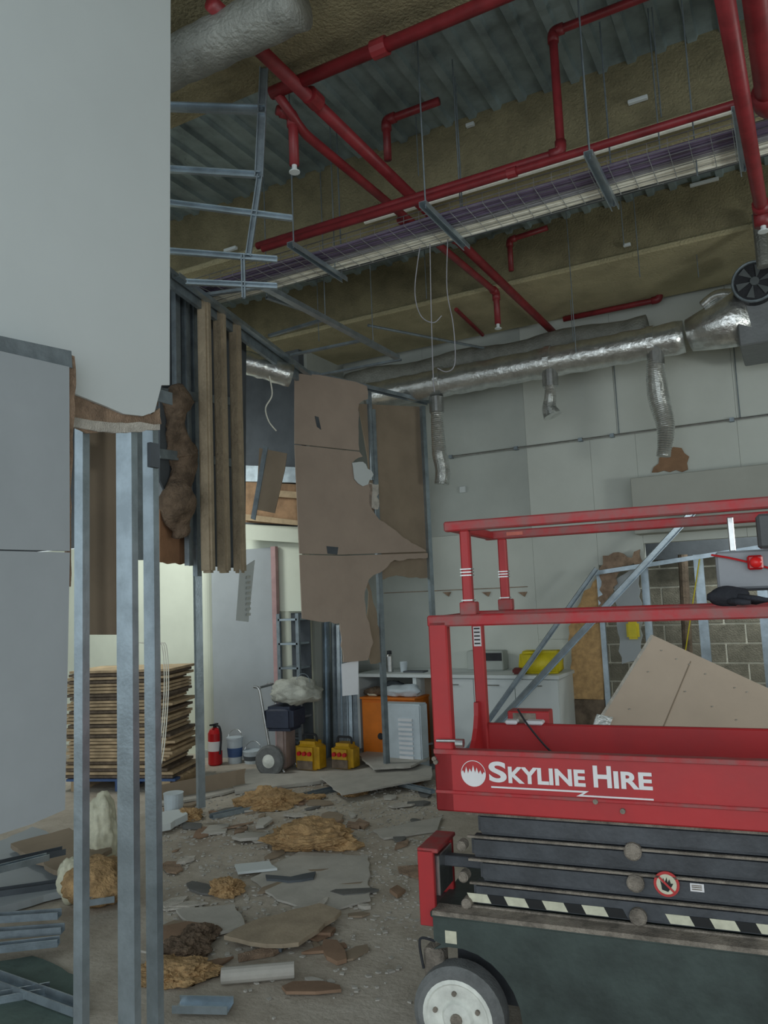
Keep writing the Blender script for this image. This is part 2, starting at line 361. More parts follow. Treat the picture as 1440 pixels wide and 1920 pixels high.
for pts, fl, s in ((up, [0, 0, 0, 1, 1, 1, 1, 0, 0], 1), (md, [0, 1, 1, 1, 1, 1, 1, 1, 1, 1, 0, 0, 0], 2), (lo_, [0, 0, 0, 1, 1, 1, 1, 1, 1, 1, 1, 0, 1, 1, 0, 0], 3)):
    bm = nb(); prism(bm, roughsides(pa(pts), fl, s, .012, .05), NAB*.0125)
    fin('plasterboard', bm, pink_board, wm, label=['', 'upper pinkish-brown board', 'middle pinkish-brown board with torn edge', 'lowest pinkish-brown board with ragged bottom'][s])
bm = nb(); prism(bm, roughsides(pa([(660, 868), (680, 866), (700, 890), (690, 908), (680, 912), (664, 898)], -.012), [1], 9, .012, .04), -NAB*.004); fin('torn_patch', bm, white_board, wm, label='white torn patch')
bm = nb(); prism(bm, roughsides(pa([(694, 905), (710, 908), (709, 955), (694, 950)], .0), [1], 19, .02, .03), NAB*.008); fin('torn_patch', bm, plaster, wm)
bm = nb(); prism(bm, pa([(590, 780), (597, 782), (602, 806), (594, 800)], -.002), -NAB*.003); fin('hole', bm, slate, wm, label='small dark cut in the board')
bm = nb(); prism(bm, pa([(612, 1024), (634, 1026), (632, 1040), (614, 1038)], -.002), -NAB*.003); fin('hole', bm, slate, wm, label='small dark socket cutout')
bm = nb(); prism(bm, roughsides(pa([(672, 757), (798, 763), (804, 1083), (752, 1080), (712, 1086), (700, 1000), (690, 860)], .09), [0, 0, 1, 1, 0, 0, 0], 4, .015, .05), NAB*.0125); fin('plasterboard', bm, brown_board, wm, label='dark brown board set behind the torn one')
bm = nb(); prism(bm, roughsides(pa([(690, 1090), (700, 1130), (712, 1180), (716, 1240), (696, 1245), (690, 1200)], .08), [1], 4, .015, .05), NAB*.0125); fin('plasterboard', bm, brown_board, wm)
def stud(px0, y0, px1, y1, off, m, w=.07, name='metal_stud', lab=None, par=wm):
    a = atp(px0, y0, A, B, off); b = atp(px1, y1, A, B, off); a.x, a.y = (a.x+b.x)/2, (a.y+b.y)/2
    b.x, b.y = a.x, a.y; b.z = max(b.z, .0); bm = nb(); channel(bm, b, a, w, .04, NAB); return fin(name, bm, m, par, label=lab)
stud(803, 762, 818, 1440, .05, galv, .05, lab='end stud'); stud(706, 768, 722, 1440, .06, galv_dull, .05)
stud(370, 620, 374, 1516, -.02, galv, .06, lab='lone bright stud left of the opening')
stud(694, 735, 700, 900, .06, galv_dull, .04)
bm = nb(); channel(bm, atp(384, 1521, A, B, 0)*V((1, 1, 0)).length if False else V((A.x, A.y, .001)), V((B.x, B.y, .001)), .07, .035, (0, 0, 1)); fin('floor_track', bm, galv_dull, wm)
bm = nb(); a = atp(553, 690, A, B, .04); b = atp(806, 765, A, B, .04); channel(bm, a, V((b.x, b.y, a.z-.1)), .07, .04, (0, 0, -1)); fin('head_track', bm, galv_dull, wm)

# upper-left framework with clad posts
LA = G(-1.31, 4.75); LB = G(-.76, 6.87)
def pl(x, y, off=0): return atp(x, y, LA, LB, off)
LN = V((-(LB-LA).y, (LB-LA).x, 0)).normalized()
uf = thing('hanging_bulkhead', pl(420, 1075), 'hanging upper framework with three brown clad posts beside the white board', 'bulkhead')
for px in (383, 412, 441):
    a = pl(px-1, 545+ (px-370)*.75); b = pl(px+2, 1074); bm = nb()
    ex = (LB-LA).normalized(); M = Matrix.Translation(V((a.x, a.y, 0)))
    mx = Matrix(((ex.x, LN.x, 0, a.x), (ex.y, LN.y, 0, a.y), (0, 0, 1, 0), (0, 0, 0, 1)))
    box(bm, (-.035, -.042, b.z), (.035, .042, a.z), mx); bevel(bm, .015, 2); fin('clad_post', bm, post_brown, uf)
a, b = pl(250, 445), pl(560, 694)
bm = nb(); prism(bm, [a, b, b-V((0, 0, .10)), a-V((0, 0, .13))], LN*.03); fin('edge_beam', bm, galv_dull, uf)
bm = nb(); a, b = pl(330, 520, -.05), pl(600, 720, -.05); channel(bm, a, b, .05, .03, (0, 0, 1)); fin('edge_track', bm, galv, uf)
for px, y0, y1 in ((333, 540, 760), (352, 560, 1060), (366, 540, 1080)):
    a, b = pl(px, y0, .12), pl(px, y1, .12); bm = nb(); channel(bm, V((a.x, a.y, b.z)), a, .06, .035, LN); fin('metal_stud', bm, galv_dull, uf)
bm = nb(); P = [pl(x, y, .16) for x, y in ((300, 520), (330, 540), (462, 625), (460, 1066), (372, 1060), (300, 900))]; prism(bm, P, LN*.0125); fin('dark_void_sheet', bm, slate, uf, label='dark sheet filling the shaded void behind the clad posts')  # dark sheet stands in for the unlit void behind the posts
for y in (735, 850):
    a, b = pl(300, y, .1), pl(455, y+20, .1); bm = nb(); channel(bm, a, b, .06, .035, LN); fin('cross_rail', bm, galv_dull, uf)
P = [pl(x, y, .2) for x, y in ((300, 955), (368, 968), (368, 1058), (300, 1054))]
bm = nb(); prism(bm, roughsides(P, [0, 0, 1, 0], 7, .01), LN*.0125); fin('plasterboard', bm, mat('warm_brown_board', (176, 132, 100), .9, var=.12, scale=5), uf, label='warm brown board')
bm = nb(); pts = [pl(x, y, .12) for x, y in ((332, 735), (326, 800), (342, 860), (330, 930), (345, 1000))]
sp = spline(pts, 10); tube(bm, sp, lambda i: .09+.025*math.sin(i*.45), 18)
for v in bm.verts: v.co += V([.05*noise.noise(v.co*6+V((j*9, 0, 0)))+.02*noise.noise(v.co*19+V((j*9, 4, 0))) for j in range(3)])
fin('insulation_roll', bm, wool_dark, uf, smooth=True, label='dark sagging mineral wool')
bm = nb(); P = [pl(x, y, -.02) for x, y in ((450, 1068), (478, 1050), (466, 1166), (442, 1163))]
prism(bm, P, LN*.004); hs = thing('foil_strip', pl(455, 1160), 'perforated whitish foil strip hanging below the clad posts', 'strip'); fin('strip_sheet', bm, white_board, hs)
bm = nb()
for k in range(8):
    y = 1080+k*10; P = [pl(x, yy, -.026) for x, yy in ((462, y), (470, y-1), (469, y+4), (461, y+5))]; prism(bm, P, -LN*.003)
fin('foil_patches', bm, foil, hs, kind='stuff')

# header of side room
hd = thing('timber_header', atv(505, 985, 6.6), 'timber and steel header above the side room doorway', 'header')
def hb(name, pts, v, t, m, lab=None):
    bm = nb(); prism(bm, [atv(x, y, v) for x, y in pts], (0, t, 0)); fin(name, bm, m, hd, label=lab)
hb('steel_rail', [(440, 872), (556, 876), (556, 905), (440, 902)], 6.75, .05, galv_dull)
hb('brown_panel', [(440, 902), (556, 908), (560, 985), (440, 978)], 6.8, .04, mat('ply_brown', (178, 142, 108), .85, var=.2, scale=6))
hb('timber_rail', [(500, 918), (556, 922), (556, 934), (500, 930)], 6.7, .08, wood)
hb('timber_rail', [(446, 962), (558, 976), (558, 985), (446, 974)], 6.68, .1, wood)
hb('white_soffit', [(440, 982), (562, 988), (564, 1018), (440, 1010)], 6.78, .05, cream_paint)
hb('pale_board', [(520, 1020), (566, 1016), (566, 1146), (522, 1146)], 6.9, .03, cream_paint, 'pale green-white board')
bm = nb(); prism(bm, [atd(x, y, 6.5) for x, y in ((486, 840), (538, 850), (534, 880), (515, 962), (480, 955))], FW*.02)
fin('hanging_board', bm, brown_board, label='ragged brown board dangling in the dark gap left of the pinkish board', cat='board')
bm = nb(); prism(bm, [atd(x, y, 6.3) for x, y in ((494, 835), (502, 838), (478, 975), (470, 972))], FW*.03)
fin('hanging_strap', bm, galv_dull, label='thin steel strap hanging left of the ragged brown board', cat='strap')
c = atz(396, 1417); t = thing('column', (c.x, c.y, 0), 'round pale column by the fire extinguisher', 'column')
bm = nb(); lathe(bm, c, [(.10, 0), (.10, 3.0)], 24); fin('shaft', bm, cream_paint, t, smooth=False)
bm = nb(); lathe(bm, c, [(.115, 0), (.115, .08), (.102, .09)], 24); fin('base_ring', bm, wall_paint2, t)
bm = nb(); P = atz(470, 1425); box(bm, (P.x-.55, 6.93, 0), (P.x+.4, 6.99, 2.3)); fin('inner_door', bm, grey_board, label='plain blue-grey door leaf in the side room wall', cat='door')
bm = nb(); q = atv(518, 1200, 6.85); box(bm, (q.x-.03, 6.83, 0), (q.x+.03, 6.88, 2.3)); fin('pink_batten', bm, mat('pink_strip', (196, 160, 160), .8), label='slim pinkish upright batten beside the metal rack', cat='batten')
# rack
r0 = atv(525, 1322, 6.7); r1 = atv(556, 1150, 6.7)
t = thing('metal_rack', ((r0.x+r1.x)/2, 6.75, 0), 'narrow grey metal rack against the side room wall', 'rack')
for x in (r0.x, r1.x):
    bm = nb(); channel(bm, (x, 6.7, 0), (x, 6.7, r1.z), .04, .03, (0, 1, 0)); fin('upright', bm, galv_dull, t)
for k in range(6):
    bm = nb(); z = .25+k*.25; box(bm, (r0.x, 6.7, z), (r1.x, 6.92, z+.02)); fin('shelf', bm, galv, t)
bm = nb(); box(bm, (r0.x, 6.94, 0), (r1.x, 6.95, r1.z)); fin('back_sheet', bm, slate, t)

# ================================================================ SCISSOR LIFT
LANG = math.radians(6.0); LD = 3.04
LO = G((815-720)/FOC*LD, LD); LX = V((math.cos(LANG), math.sin(LANG), 0)); LY = V((-LX.y, LX.x, 0))
lift = thing('scissor_lift', LO, 'red and black scissor lift with white hire lettering at right', 'lift', rot=LANG)
LM = WM[lift]
def lp(x, y, yo=0):
    d = ray(x, y); P = EYE + d*((LY.dot(LO+LY*yo-EYE))/LY.dot(d)); q = LM.inverted() @ P; return q.x, q.z
WID, LEN = .66, 1.95
def lbox(name, lo, hi, m, bv=.006, par=None, lab=None):
    bm = nb(); box(bm, lo, hi)
    if bv: bevel(bm, bv)
    return fin(name, bm, m, par or lift, local=True, label=lab)
X0 = lp(812, 1300)[0]-.008
zt = lp(860, 1408)[1]; zb = lp(818, 1520)[1]; zr = lp(820, 1483)[1]; zm = lp(812, 1165)[1]; ztop = lp(830, 988)[1]
# near toe panel with ridges
tp = lbox('toe_panel', (X0, 0, zb), (LEN, .03, zt), lift_red)
lbox('panel_ridge', (X0+.002, -.008, zr-.006), (LEN, .004, zr+.006), lift_red_worn, .002, tp)
lbox('panel_lip', (X0+.002, -.012, zt-.012), (LEN, .03, zt+.006), lift_red_worn, .002, tp)
lbox('toe_panel', (X0, WID-.03, zb), (LEN, WID, zt), lift_red, lab='far red side panel')
lbox('end_panel', (X0, .03, zb), (X0+.03, WID-.03, zb+.1), lift_red)
lbox('platform_deck', (X0+.03, .03, zb+.01), (LEN, WID-.03, zb+.06), lift_red_worn)
# curved gusset plate at entrance end
bm = nb(); pts = [(0.03, zb+.1)] + [(.03, zt+.10)]
for k in range(13):
    th = PI + PI*k/12; yy = WID/2 + (WID/2-.09)*math.cos(th); zz = zt+.10 + .22*math.sin(th); pts.append((yy, zz))
pts += [(WID-.03, zt+.10), (WID-.03, zb+.1)]
prism(bm, [V((X0+.004, y, z)) for y, z in pts], (.02, 0, 0)); fin('end_gusset', bm, lift_red, lift, local=True)
# corner posts and lower rails
pw = .05
lbox('corner_post', (X0, 0, zb), (X0+.075, .05, zm), lift_red, lab='near corner post'); lbox('corner_post', (X0, WID-.05, zb), (X0+.05, WID, zm), lift_red)
lbox('mid_rail', (X0-.004, 0, zm-.022), (LEN, .05, zm+.022), lift_red_worn)
lbox('mid_rail', (X0, WID-.05, zm-.02), (LEN, WID, zm+.02), lift_red_worn); lbox('end_rail', (X0, .05, zm-.018), (X0+.045, WID-.05, zm+.018), lift_red_worn)
xt = lp(831, 988)[0]
for yo, lab in ((0, 'near top rail'), (WID-.045, 'far top rail')):
    lbox('top_rail', (xt, yo, ztop-.02), (LEN, yo+.045, ztop+.02), lift_red_worn, lab=lab)
lbox('end_rail', (xt+.004, .045, ztop-.018), (xt+.045, WID-.045, ztop+.018), lift_red)
xp = lp(872, 1070)[0]
for yo in (.004, WID-.045):
    p = lbox('upper_post', (xp-.018, yo, zm+.01), (xp+.02, yo+.038, ztop-.018), lift_red)
    for dz in (.05, .17):
        bm = nb()
        for k in range(3): box(bm, (xp-.021, yo-.003, zm+dz+k*.012), (xp+.023, yo+.041, zm+dz+k*.012+.005))
        fin('pin_ring', bm, steel, p, local=True)
    lbox('post_socket', (xp-.03, yo-.006, zm+.02), (xp+.034, yo+.05, zm+.07), lift_red_worn, .004, p)
    lbox('upper_post', (1.5, yo, zm+.01), (1.54, yo+.038, ztop-.018), lift_red)
p = lbox('lower_post', (X0+.42, WID-.045, zt-.02), (X0+.46, WID, zm), lift_red) if False else None
lx, lz = lp(903, 1195, WID-.05); bm = nb(); box(bm, (X0+.01, WID-.056, lz-.04), (X0+.045, WID-.051, lz+.05)); fin('post_label', bm, white_print, lift, local=True, label='white rating sticker on far post')
for k in range(5): lbox('label_line', (X0+.014, WID-.059, lz-.03+k*.017), (X0+.041, WID-.0565, lz-.024+k*.017), black_print, 0)
lx, lz = lp(962, 1001, WID-.045); lbox('rail_label', (lx-.03, WID-.049, lz-.007), (lx+.045, WID-.0455, lz+.009), mat('label_red', (220, 120, 104), .6), 0)
# latch chain / knob on near post
lx, lz = lp(858, 1388); bm = nb(); tube(bm, [(X0+.02, -.02, lz), (X0+.13, -.02, lz+.002)], .006); tube(bm, [(X0+.10, -.03, lz-.004), (X0+.13, -.03, lz-.004)], .016, 12); fin('latch', bm, steel, lift, local=True)
bm = nb(); tube(bm, spline([(X0+.2, WID-.07, zt+.07), (X0+.25, WID-.09, zt), (X0+.33, WID-.08, zt-.10), (X0+.4, WID-.07, zt-.15)]), .005, 6); fin('hose', bm, dark, lift, local=True)
# bolts on panel
bm = nb()
for px, py in ((815, 1422), (818, 1428), (1117, 1502), (1168, 1520)):
    x, z = lp(px, py); lathe(bm, (x, -.012, z), [(.009, 0), (.009, .012)], 10, 'Y')
fin('panel_bolts', bm, dust, lift, local=True, kind='stuff')
# lettering
def text_obj(s, x, z, h, wscale=1.0, off=.0, name='letter', m=white_print, yo=-.003, target_w=None, par=None):
    cu = bpy.data.curves.new('t', 'FONT'); cu.body = s; cu.size = 1; cu.extrude = .0; cu.offset = off
    o = bpy.data.objects.new('t', cu); COL.objects.link(o); bpy.context.view_layer.update()
    me = bpy.data.meshes.new_from_object(o.evaluated_get(bpy.context.evaluated_depsgraph_get()))
    bpy.data.objects.remove(o); bpy.data.curves.remove(cu)
    xs = [v.co.x for v in me.vertices]; ys = [v.co.y for v in me.vertices]; x0, x1, y0, y1 = min(xs), max(xs), min(ys), max(ys)
    sx = (target_w or (x1-x0)*h/(y1-y0))/(x1-x0); sy = h/(y1-y0)
    for v in me.vertices: v.co = V((x+(v.co.x-x0)*sx, yo, z+(v.co.y-y0)*sy))
    me.materials.append(m); ob = bpy.data.objects.new(name, me); COL.objects.link(ob); ob.parent = par or lift; return ob
def span(px0, px1, py0, py1, y=-.0):
    a = lp(px0, py0); b = lp(px1, py1); return a, b
# baselines follow the panel (constant height)
zl = lp(920, 1466)[1]; hS = lp(930, 1427)[1]-lp(930, 1466)[1]; hs_ = hS*.78
def tx(px): return lp(px, 1450)[0]
text_obj('S', tx(917), zl, hS, off=.03, target_w=tx(950)-tx(917), name='lettering')
text_obj('KYLINE', tx(953), zl, hs_, off=.035, target_w=tx(1097)-tx(953), name='lettering')
text_obj('H', tx(1112), zl, hS, off=.03, target_w=tx(1146)-tx(1112), name='lettering')
text_obj('IRE', tx(1150), zl, hs_, off=.035, target_w=tx(1222)-tx(1150), name='lettering')
bm = nb(); za = lp(930, 1474)[1]
prism(bm, [V((x, -.001, z)) for x, z in ((tx(920), za), (tx(1102), za), (tx(1090), za-.014), (tx(1222), za-.014), (tx(1222), za-.0195), (tx(1078), za-.0195), (tx(1092), za-.006), (tx(920), za-.006))], (0, -.0025, 0))
fin('underline', bm, white_print, lift, local=True)
cx, cz = lp(888, 1450); rr = .048; pts = []
for k in range(17): th = PI + PI*k/16; pts.append((cx+rr*math.cos(th), cz+rr*math.sin(th)*1.0))
hts = [.25, -.1, .45, 0, .75, .1, 1.0, .15, .6, .0, .8, -.05, .35]
for i, h in enumerate(hts): pts.append((cx+rr*(.92-1.84*(i+.5)/len(hts)), cz+rr*h*.62))
bm = nb(); prism(bm, [V((x, -.001, z)) for x, z in pts], (0, -.0025, 0)); fin('logo_flames', bm, white_print, lift, local=True)
bm = nb(); n = 40
for k in range(n):
    a0, a1 = 2*PI*k/n, 2*PI*(k+1)/n; f = lambda r, a: V((cx+r*math.cos(a), -.003, cz+r*math.sin(a)))
    bm.faces.new([bm.verts.new(f(rr, a0)), bm.verts.new(f(rr, a1)), bm.verts.new(f(rr-.0025, a1)), bm.verts.new(f(rr-.0025, a0))])
fin('logo_ring', bm, white_print, lift, local=True)
# scissor stack (folded arms)
xs0 = lp(862, 1600)[0]+.03
z1 = zb-.005; z5 = lp(880, 1668)[1]
arms = 4; zc = lp(815, 1703)[1]; hh = (z1-.0-zc-.015)/arms
for k in range(arms):
    zz = zc+.012+k*hh
    for yo in (.05, WID-.11):
        bm = nb(); x0 = xs0+(0.03 if k % 2 else 0)
        box(bm, (x0, yo, zz), (1.9, yo+.06, zz+hh-.006)); bevel(bm, .012, 2); fin('scissor_arm', bm, lift_black, lift, local=True)
bm = nb()
for k in range(arms+1): box(bm, (xs0-.01, .04, zc+.002+k*hh), (1.9, .052, zc+.010+k*hh))
fin('arm_dust', bm, dust, lift, local=True, kind='stuff', label='lines of dust on the arm edges')
bm = nb(); box(bm, (xs0+.05, .12, zc), (1.85, WID-.12, zb)); fin('stack_core', bm, lift_black, lift, local=True)
for px, py in ((1187, 1595), (1192, 1654), (1197, 1717)):
    x, z = lp(px, py, .05); bm = nb(); lathe(bm, (x, .028, z), [(.024, 0), (.03, .006), (.03, .03)], 20, 'Y'); fin('pivot_pin', bm, dust, lift, local=True)
for px, py in ((858, 1583), (862, 1640), (868, 1690)):
    x, z = lp(px, py, .05); bm = nb(); lathe(bm, (x+.02, .02, z), [(.014, 0), (.02, .006), (.02, .05)], 14, 'Y'); fin('pivot_pin', bm, dust, lift, local=True)
# hazard stripe
zh0 = lp(905, 1692, .05)[1]; zh1 = lp(905, 1676, .05)[1]
xa = lp(884, 1684, .05)[0]; step = (lp(1030, 1700, .05)[0]-lp(958, 1690, .05)[0])
s = (zh1-zh0)*.5
for k in range(14):
    x = xa+k*step
    if x > 1.8: break
    if k == 4: continue
    for hm, o_, w_ in ((cream_print, 0, .55), (black_print, .55, .45)):
        bm = nb(); prism(bm, [V((x+o_*step, .048, zh0)), V((x+(o_+w_)*step, .048, zh0)), V((x+(o_+w_)*step-s, .048, zh1)), V((x+o_*step-s, .048, zh1))], (0, -.002, 0))
        fin('hazard_block', bm, hm, lift, local=True, label='cream hazard block' if o_ == 0 else 'black hazard block')
# no-hand sign
x, z = lp(1250, 1656, .05); bm = nb(); lathe(bm, (x, .040, z), [(.042, 0), (.042, .006)], 28, 'Y'); sg = fin('warning_sign', bm, red_print, lift, local=True, label='round red no-hands sticker')
bm = nb(); lathe(bm, (x, .038, z), [(.033, 0), (.033, .002)], 28, 'Y'); fin('sign_face', bm, cream_print, sg, local=True)
bm = nb(); hpts = [(-.016, -.018), (.004, -.024), (.014, -.010), (.022, .004), (.014, .004), (.010, .018), (.004, .006), (.002, .024), (-.005, .008), (-.010, .022), (-.012, .004), (-.02, .012), (-.017, -.004)]
prism(bm, [V((x+a_, .0375, z+b_)) for a_, b_ in hpts], (0, -.001, 0)); fin('sign_hand', bm, black_print, sg, local=True)
bm = nb(); prism(bm, [V((x+a_, .036, z+b_)) for a_, b_ in ((-.026, .021), (-.021, .026), (.026, -.021), (.021, -.026))], (0, -.001, 0)); fin('sign_bar', bm, red_print, sg, local=True)
x, z = lp(1306, 1664, .05); sg = lbox('white_sticker', (x-.02, .044, z-.012), (x+.024, .049, z+.014), white_print, 0)
bm = nb()
for b_ in (.007, .001, -.006): box(bm, (x-.015, .0415, z+b_), (x+.017, .0438, z+b_+.003))
fin('sticker_print', bm, dust, sg, local=True, kind='stuff')
# chassis
cx0 = lp(818, 1760)[0]-.0
lbox('chassis_ledge', (cx0-.01, -.03, zc-.022), (LEN, WID+.03, zc), lift_tray, .004)
bm = nb(); box(bm, (cx0+.0, -.034, zc-.012), (LEN, .045, zc+.004)); fin('ledge_dust', bm, dust, lift, local=True, label='thick plaster dust on the ledge')
za_ = .12
# side tray with wheel arch cut
wcx, wcz = lp(860, 1893, -.03); WR = .172; wcz = WR
bm = nb(); pts = [(cx0, zc-.02), (LEN, zc-.02), (LEN, za_), (wcx+.30, za_)]
for k in range(9): th = PI*k/8*.62; pts.append((wcx+.235*math.cos(th), wcz+.235*math.sin(th)))
pts += [(wcx-.055, wcz+.24), (cx0, wcz+.25)]
prism(bm, [V((x, -.028, z)) for x, z in pts], (0, .02, 0)); fin('side_tray', bm, lift_tray, lift, local=True)
lbox('side_tray', (cx0+.05, WID, .12), (LEN, WID+.02, zc-.02), lift_tray)
bm = nb(); box(bm, (cx0+.42, .0, .1), (LEN, WID, zc-.02)); fin('chassis_core', bm, lift_black, lift, local=True)
bm = nb(); box(bm, (cx0+.03, .16, .14), (cx0+.45, WID-.16, zc-.02)); fin('chassis_nose', bm, lift_black, lift, local=True)
x, z = lp(850, 1751); lbox('white_sticker', (x-.022, -.031, z-.022), (x+.022, -.0285, z+.022), cream_print, 0)
lbox('axle_plate', (cx0-.06, .01, wcz-.02), (cx0+.02, .08, wcz+.2), dust, .01, lab='dusty pale axle plate')
# wheels
for (wx, wy, vis) in ((wcx, .0, 1), (1.55, .0, 0), (wcx, WID, 0), (1.55, WID, 0)):
    s = -1 if wy == 0 else 1
    w_ = nb(); sgn = s
    prof = [(.07, sgn*-.05), (WR-.02, sgn*-.05), (WR, sgn*-.035), (WR, sgn*.035), (WR-.02, sgn*.05), (WR-.045, sgn*.052), (WR-.055, sgn*.04), (.07, sgn*.035)]
    lathe(w_, (wx, wy, wcz), prof, 40, 'Y'); wo = fin('wheel', w_, rubber, lift, local=True, smooth=False)
    bm = nb(); prof = [(WR-.04, sgn*-.04), (WR-.04, sgn*.052), (WR-.052, sgn*.057), (WR-.058, sgn*.052), (.06, sgn*.044), (.05, sgn*.056), (.03, sgn*.06), (.005, sgn*.062)]
    lathe(bm, (wx, wy, wcz), prof, 32, 'Y'); fin('hub', bm, hub_m, wo, local=True)
    if vis:
        bm = nb()
        for k in range(5):
            th = 2*PI*k/5+.4; lathe(bm, (wx+.085*math.cos(th), wy-.046, wcz+.085*math.sin(th)), [(.009, -.012), (.009, .02)], 8, 'Y')
        lathe(bm, (wx, wy-.06, wcz), [(.022, -.01), (.022, .012)], 12, 'Y')
        fin('wheel_nuts', bm, dust, wo, local=True, kind='stuff')
# red end frame (ladder / stabiliser) left of the chassis
lx0 = lp(783, 1600)[0]; lx1 = lp(812, 1600)[0]; lz1 = lp(798, 1592)[1]; lz0 = lp(798, 1735)[1]
ef = lbox('end_bracket', (lx0, -.005, lz0), (lx1, .02, lz1), lift_red, .003, lab='red bracket plate at the end')
lbox('bracket_side', (lx0, .20, lz0+.05), (lx1+.01, .225, lz1+.0), lift_red, .003, ef)
lbox('bracket_top', (lx0, -.005, lz1-.012), (lx1+.02, .225, lz1+.004), lift_red_worn, .003, ef)
lbox('bracket_foot', (lx0+.0, .0, lz0+.02), (cx0+.06, .22, lz0+.05), lift_black, .003, ef)
lbox('bracket_step', (lx1-.02, .03, lz0+.1), (lx1+.012, .195, lz1-.03), steel, .003, ef)
lbox('bracket_link', (lx1, .10, lz1-.09), (xs0+.08, .14, lz1-.05), lift_black, .003, ef)
bm = nb(); x, z = lp(795, 1770); tube(bm, spline([(cx0, -.01, z+.02), (x+.0, -.02, z+.03), (x-.01, -.02, z-.0), (x+.0, -.015, z-.08)]), .005, 6); fin('cable_loop', bm, dark, lift, local=True)
# control box, hanging on the rails at right
x0, z0 = lp(1347, 1106, .12); _, z1_ = lp(1347, 1034, .12)
cb = thing('control_box', LM @ V((x0+.2, .16, z0)), 'grey lift control box with red stop button hung by the upper rails', 'control box', rot=LANG)
def cbx(name, lo, hi, m, bv=.004, lab=None):
    bm = nb(); box(bm, lo, hi)
    if bv: bevel(bm, bv)
    bm.transform(LM); return fin(name, bm, m, cb, label=lab)
cbx('housing', (x0, .14, z0), (x0+.36, .26, z1_), ctrl_grey, .008)
cbx('base_plate', (x0-.004, .135, z0-.008), (x0+.364, .265, z0), dark, .002)
x, z = lp(1416, 1052, .12)
cbx('button_guard', (x-.026, .10, z-.03), (x+.024, .14, z+.02), ext_red, .006, 'red stop button block')
bm = nb(); lathe(bm, (x, .098, z-.005), [(.018, -.018), (.02, 0), (.012, .01)], 16, 'Y'); bm.transform(LM); fin('stop_button', bm, mat('button_red', (230, 40, 40), .3, var=.02, bump=0), cb, smooth=True)
bm = nb(); tube(bm, spline([(x-.14, .13, z+.03), (x-.08, .12, z+.015), (x-.02, .12, z-.004), (x+.05, .13, z-.03)]), .004, 6); bm.transform(LM); fin('cable', bm, ext_red, cb, label='thin red lanyard')
cbx('hook', (x0+.05, .15, z1_), (x0+.07, .2, zt*0+ztop-.03), steel, .002)
x, z = lp(1425, 998, .0); cbx('top_unit', (x-.008, -.03, z-.055), (x+.2, .05, z+.06), mat('unit_grey', (84, 86, 88), .6, var=.1, scale=8), .008, 'dark grey unit on the top rail')
# glove on the mid rail
gx, gz = lp(1368, 1138, 0)
bm = nb(); M = LM
clump(bm, (0, 0, 0), (.066, .03, .034), 3, 3, .15, 0, -9)
for k in range(4): tube(bm, [(.03, -.02+k*.014, -.002-.004*k), (.085, -.028+k*.017, -.01-.004*k), (.12+.01*(k % 2), -.032+k*.018, -.016)], lambda i: (.011, .010, .006)[i], 8)
tube(bm, [(0, -.02, -.015), (.04, -.045, -.02), (.065, -.05, -.022)], lambda i: (.012, .011, .007)[i], 8)
bm.transform(LM @ Matrix.Translation((gx, .025, zm+.055))); fin('glove', bm, glove_m, smooth=True, label='black work glove lying on the lift mid rail', cat='glove')
# red document box fixed behind the far panel
ax, az = lp(953, 1332, WID+.02); bx_, _z = lp(1030, 1332, WID+.02)
def tcb(name, lo, hi, m, bv=.004, par=None):
    bm = nb(); box(bm, lo, hi); bevel(bm, bv); bm.transform(LM); return fin(name, bm, m, par or lift)
dbx = tcb('document_box', (ax, WID+.0, zb+.06), (bx_, WID+.1, az), lift_red)
tcb('box_label', (ax+.025, WID-.004, az-.07), (ax+.13, WID+.001, az-.008), dust, .001, dbx)
for k, (dx, w__) in enumerate(((.0, .055), (.09, .08))):
    bm = nb(); box(bm, (ax+dx, WID-.06, zt+.0), (ax+dx+w__, WID-.0, zt+.018)); bevel(bm, .006); bm.transform(LM)
    fin('paper_wad', bm, paper, label='crumpled white paper wad on the far lift panel, %s one' % ('left' if k == 0 else 'right'), cat='paper')

# ================================================================ BEHIND THE LIFT
# leaning big board
bA, bB = G(1.2, 4.9), G(3.3, 5.4)
pts = [(1222, 1190), (1750, 1450), (1500, 1640), (1030, 1620), (1110, 1370), (1165, 1282)]
D0 = 5.0
def leanp(x, y):
    # plane tilted back: foot nearer the camera
    n = (FW + V((0, 0, -.35))).normalized(); P0 = G(0, 4.75); d = ray(x, y); return EYE + d*(n.dot(P0-EYE)/n.dot(d)), n
q = [leanp(x, y) for x, y in ((1222, 1190), (1110, 1370))]
c0 = q[0][0]; ev = (q[1][0]-c0).normalized(); n_ = q[0][1]; eh = ev.cross(n_).normalized()
if eh.dot(RT) < 0: eh = -eh
tgt = leanp(1440, 1290)[0]; eh = (tgt-c0).normalized()
L1 = 2.2; k_ = c0.z
down = -c0.z/ev.z*.999 if ev.z < 0 else 1.5
lb = thing('leaning_plasterboard', c0+ev*down, 'big bare pinkish plasterboard leaning behind the lift, corner up', 'board')
e1 = ev*min(down, 1.9)
s1 = c0+eh*1.05
bm = nb()
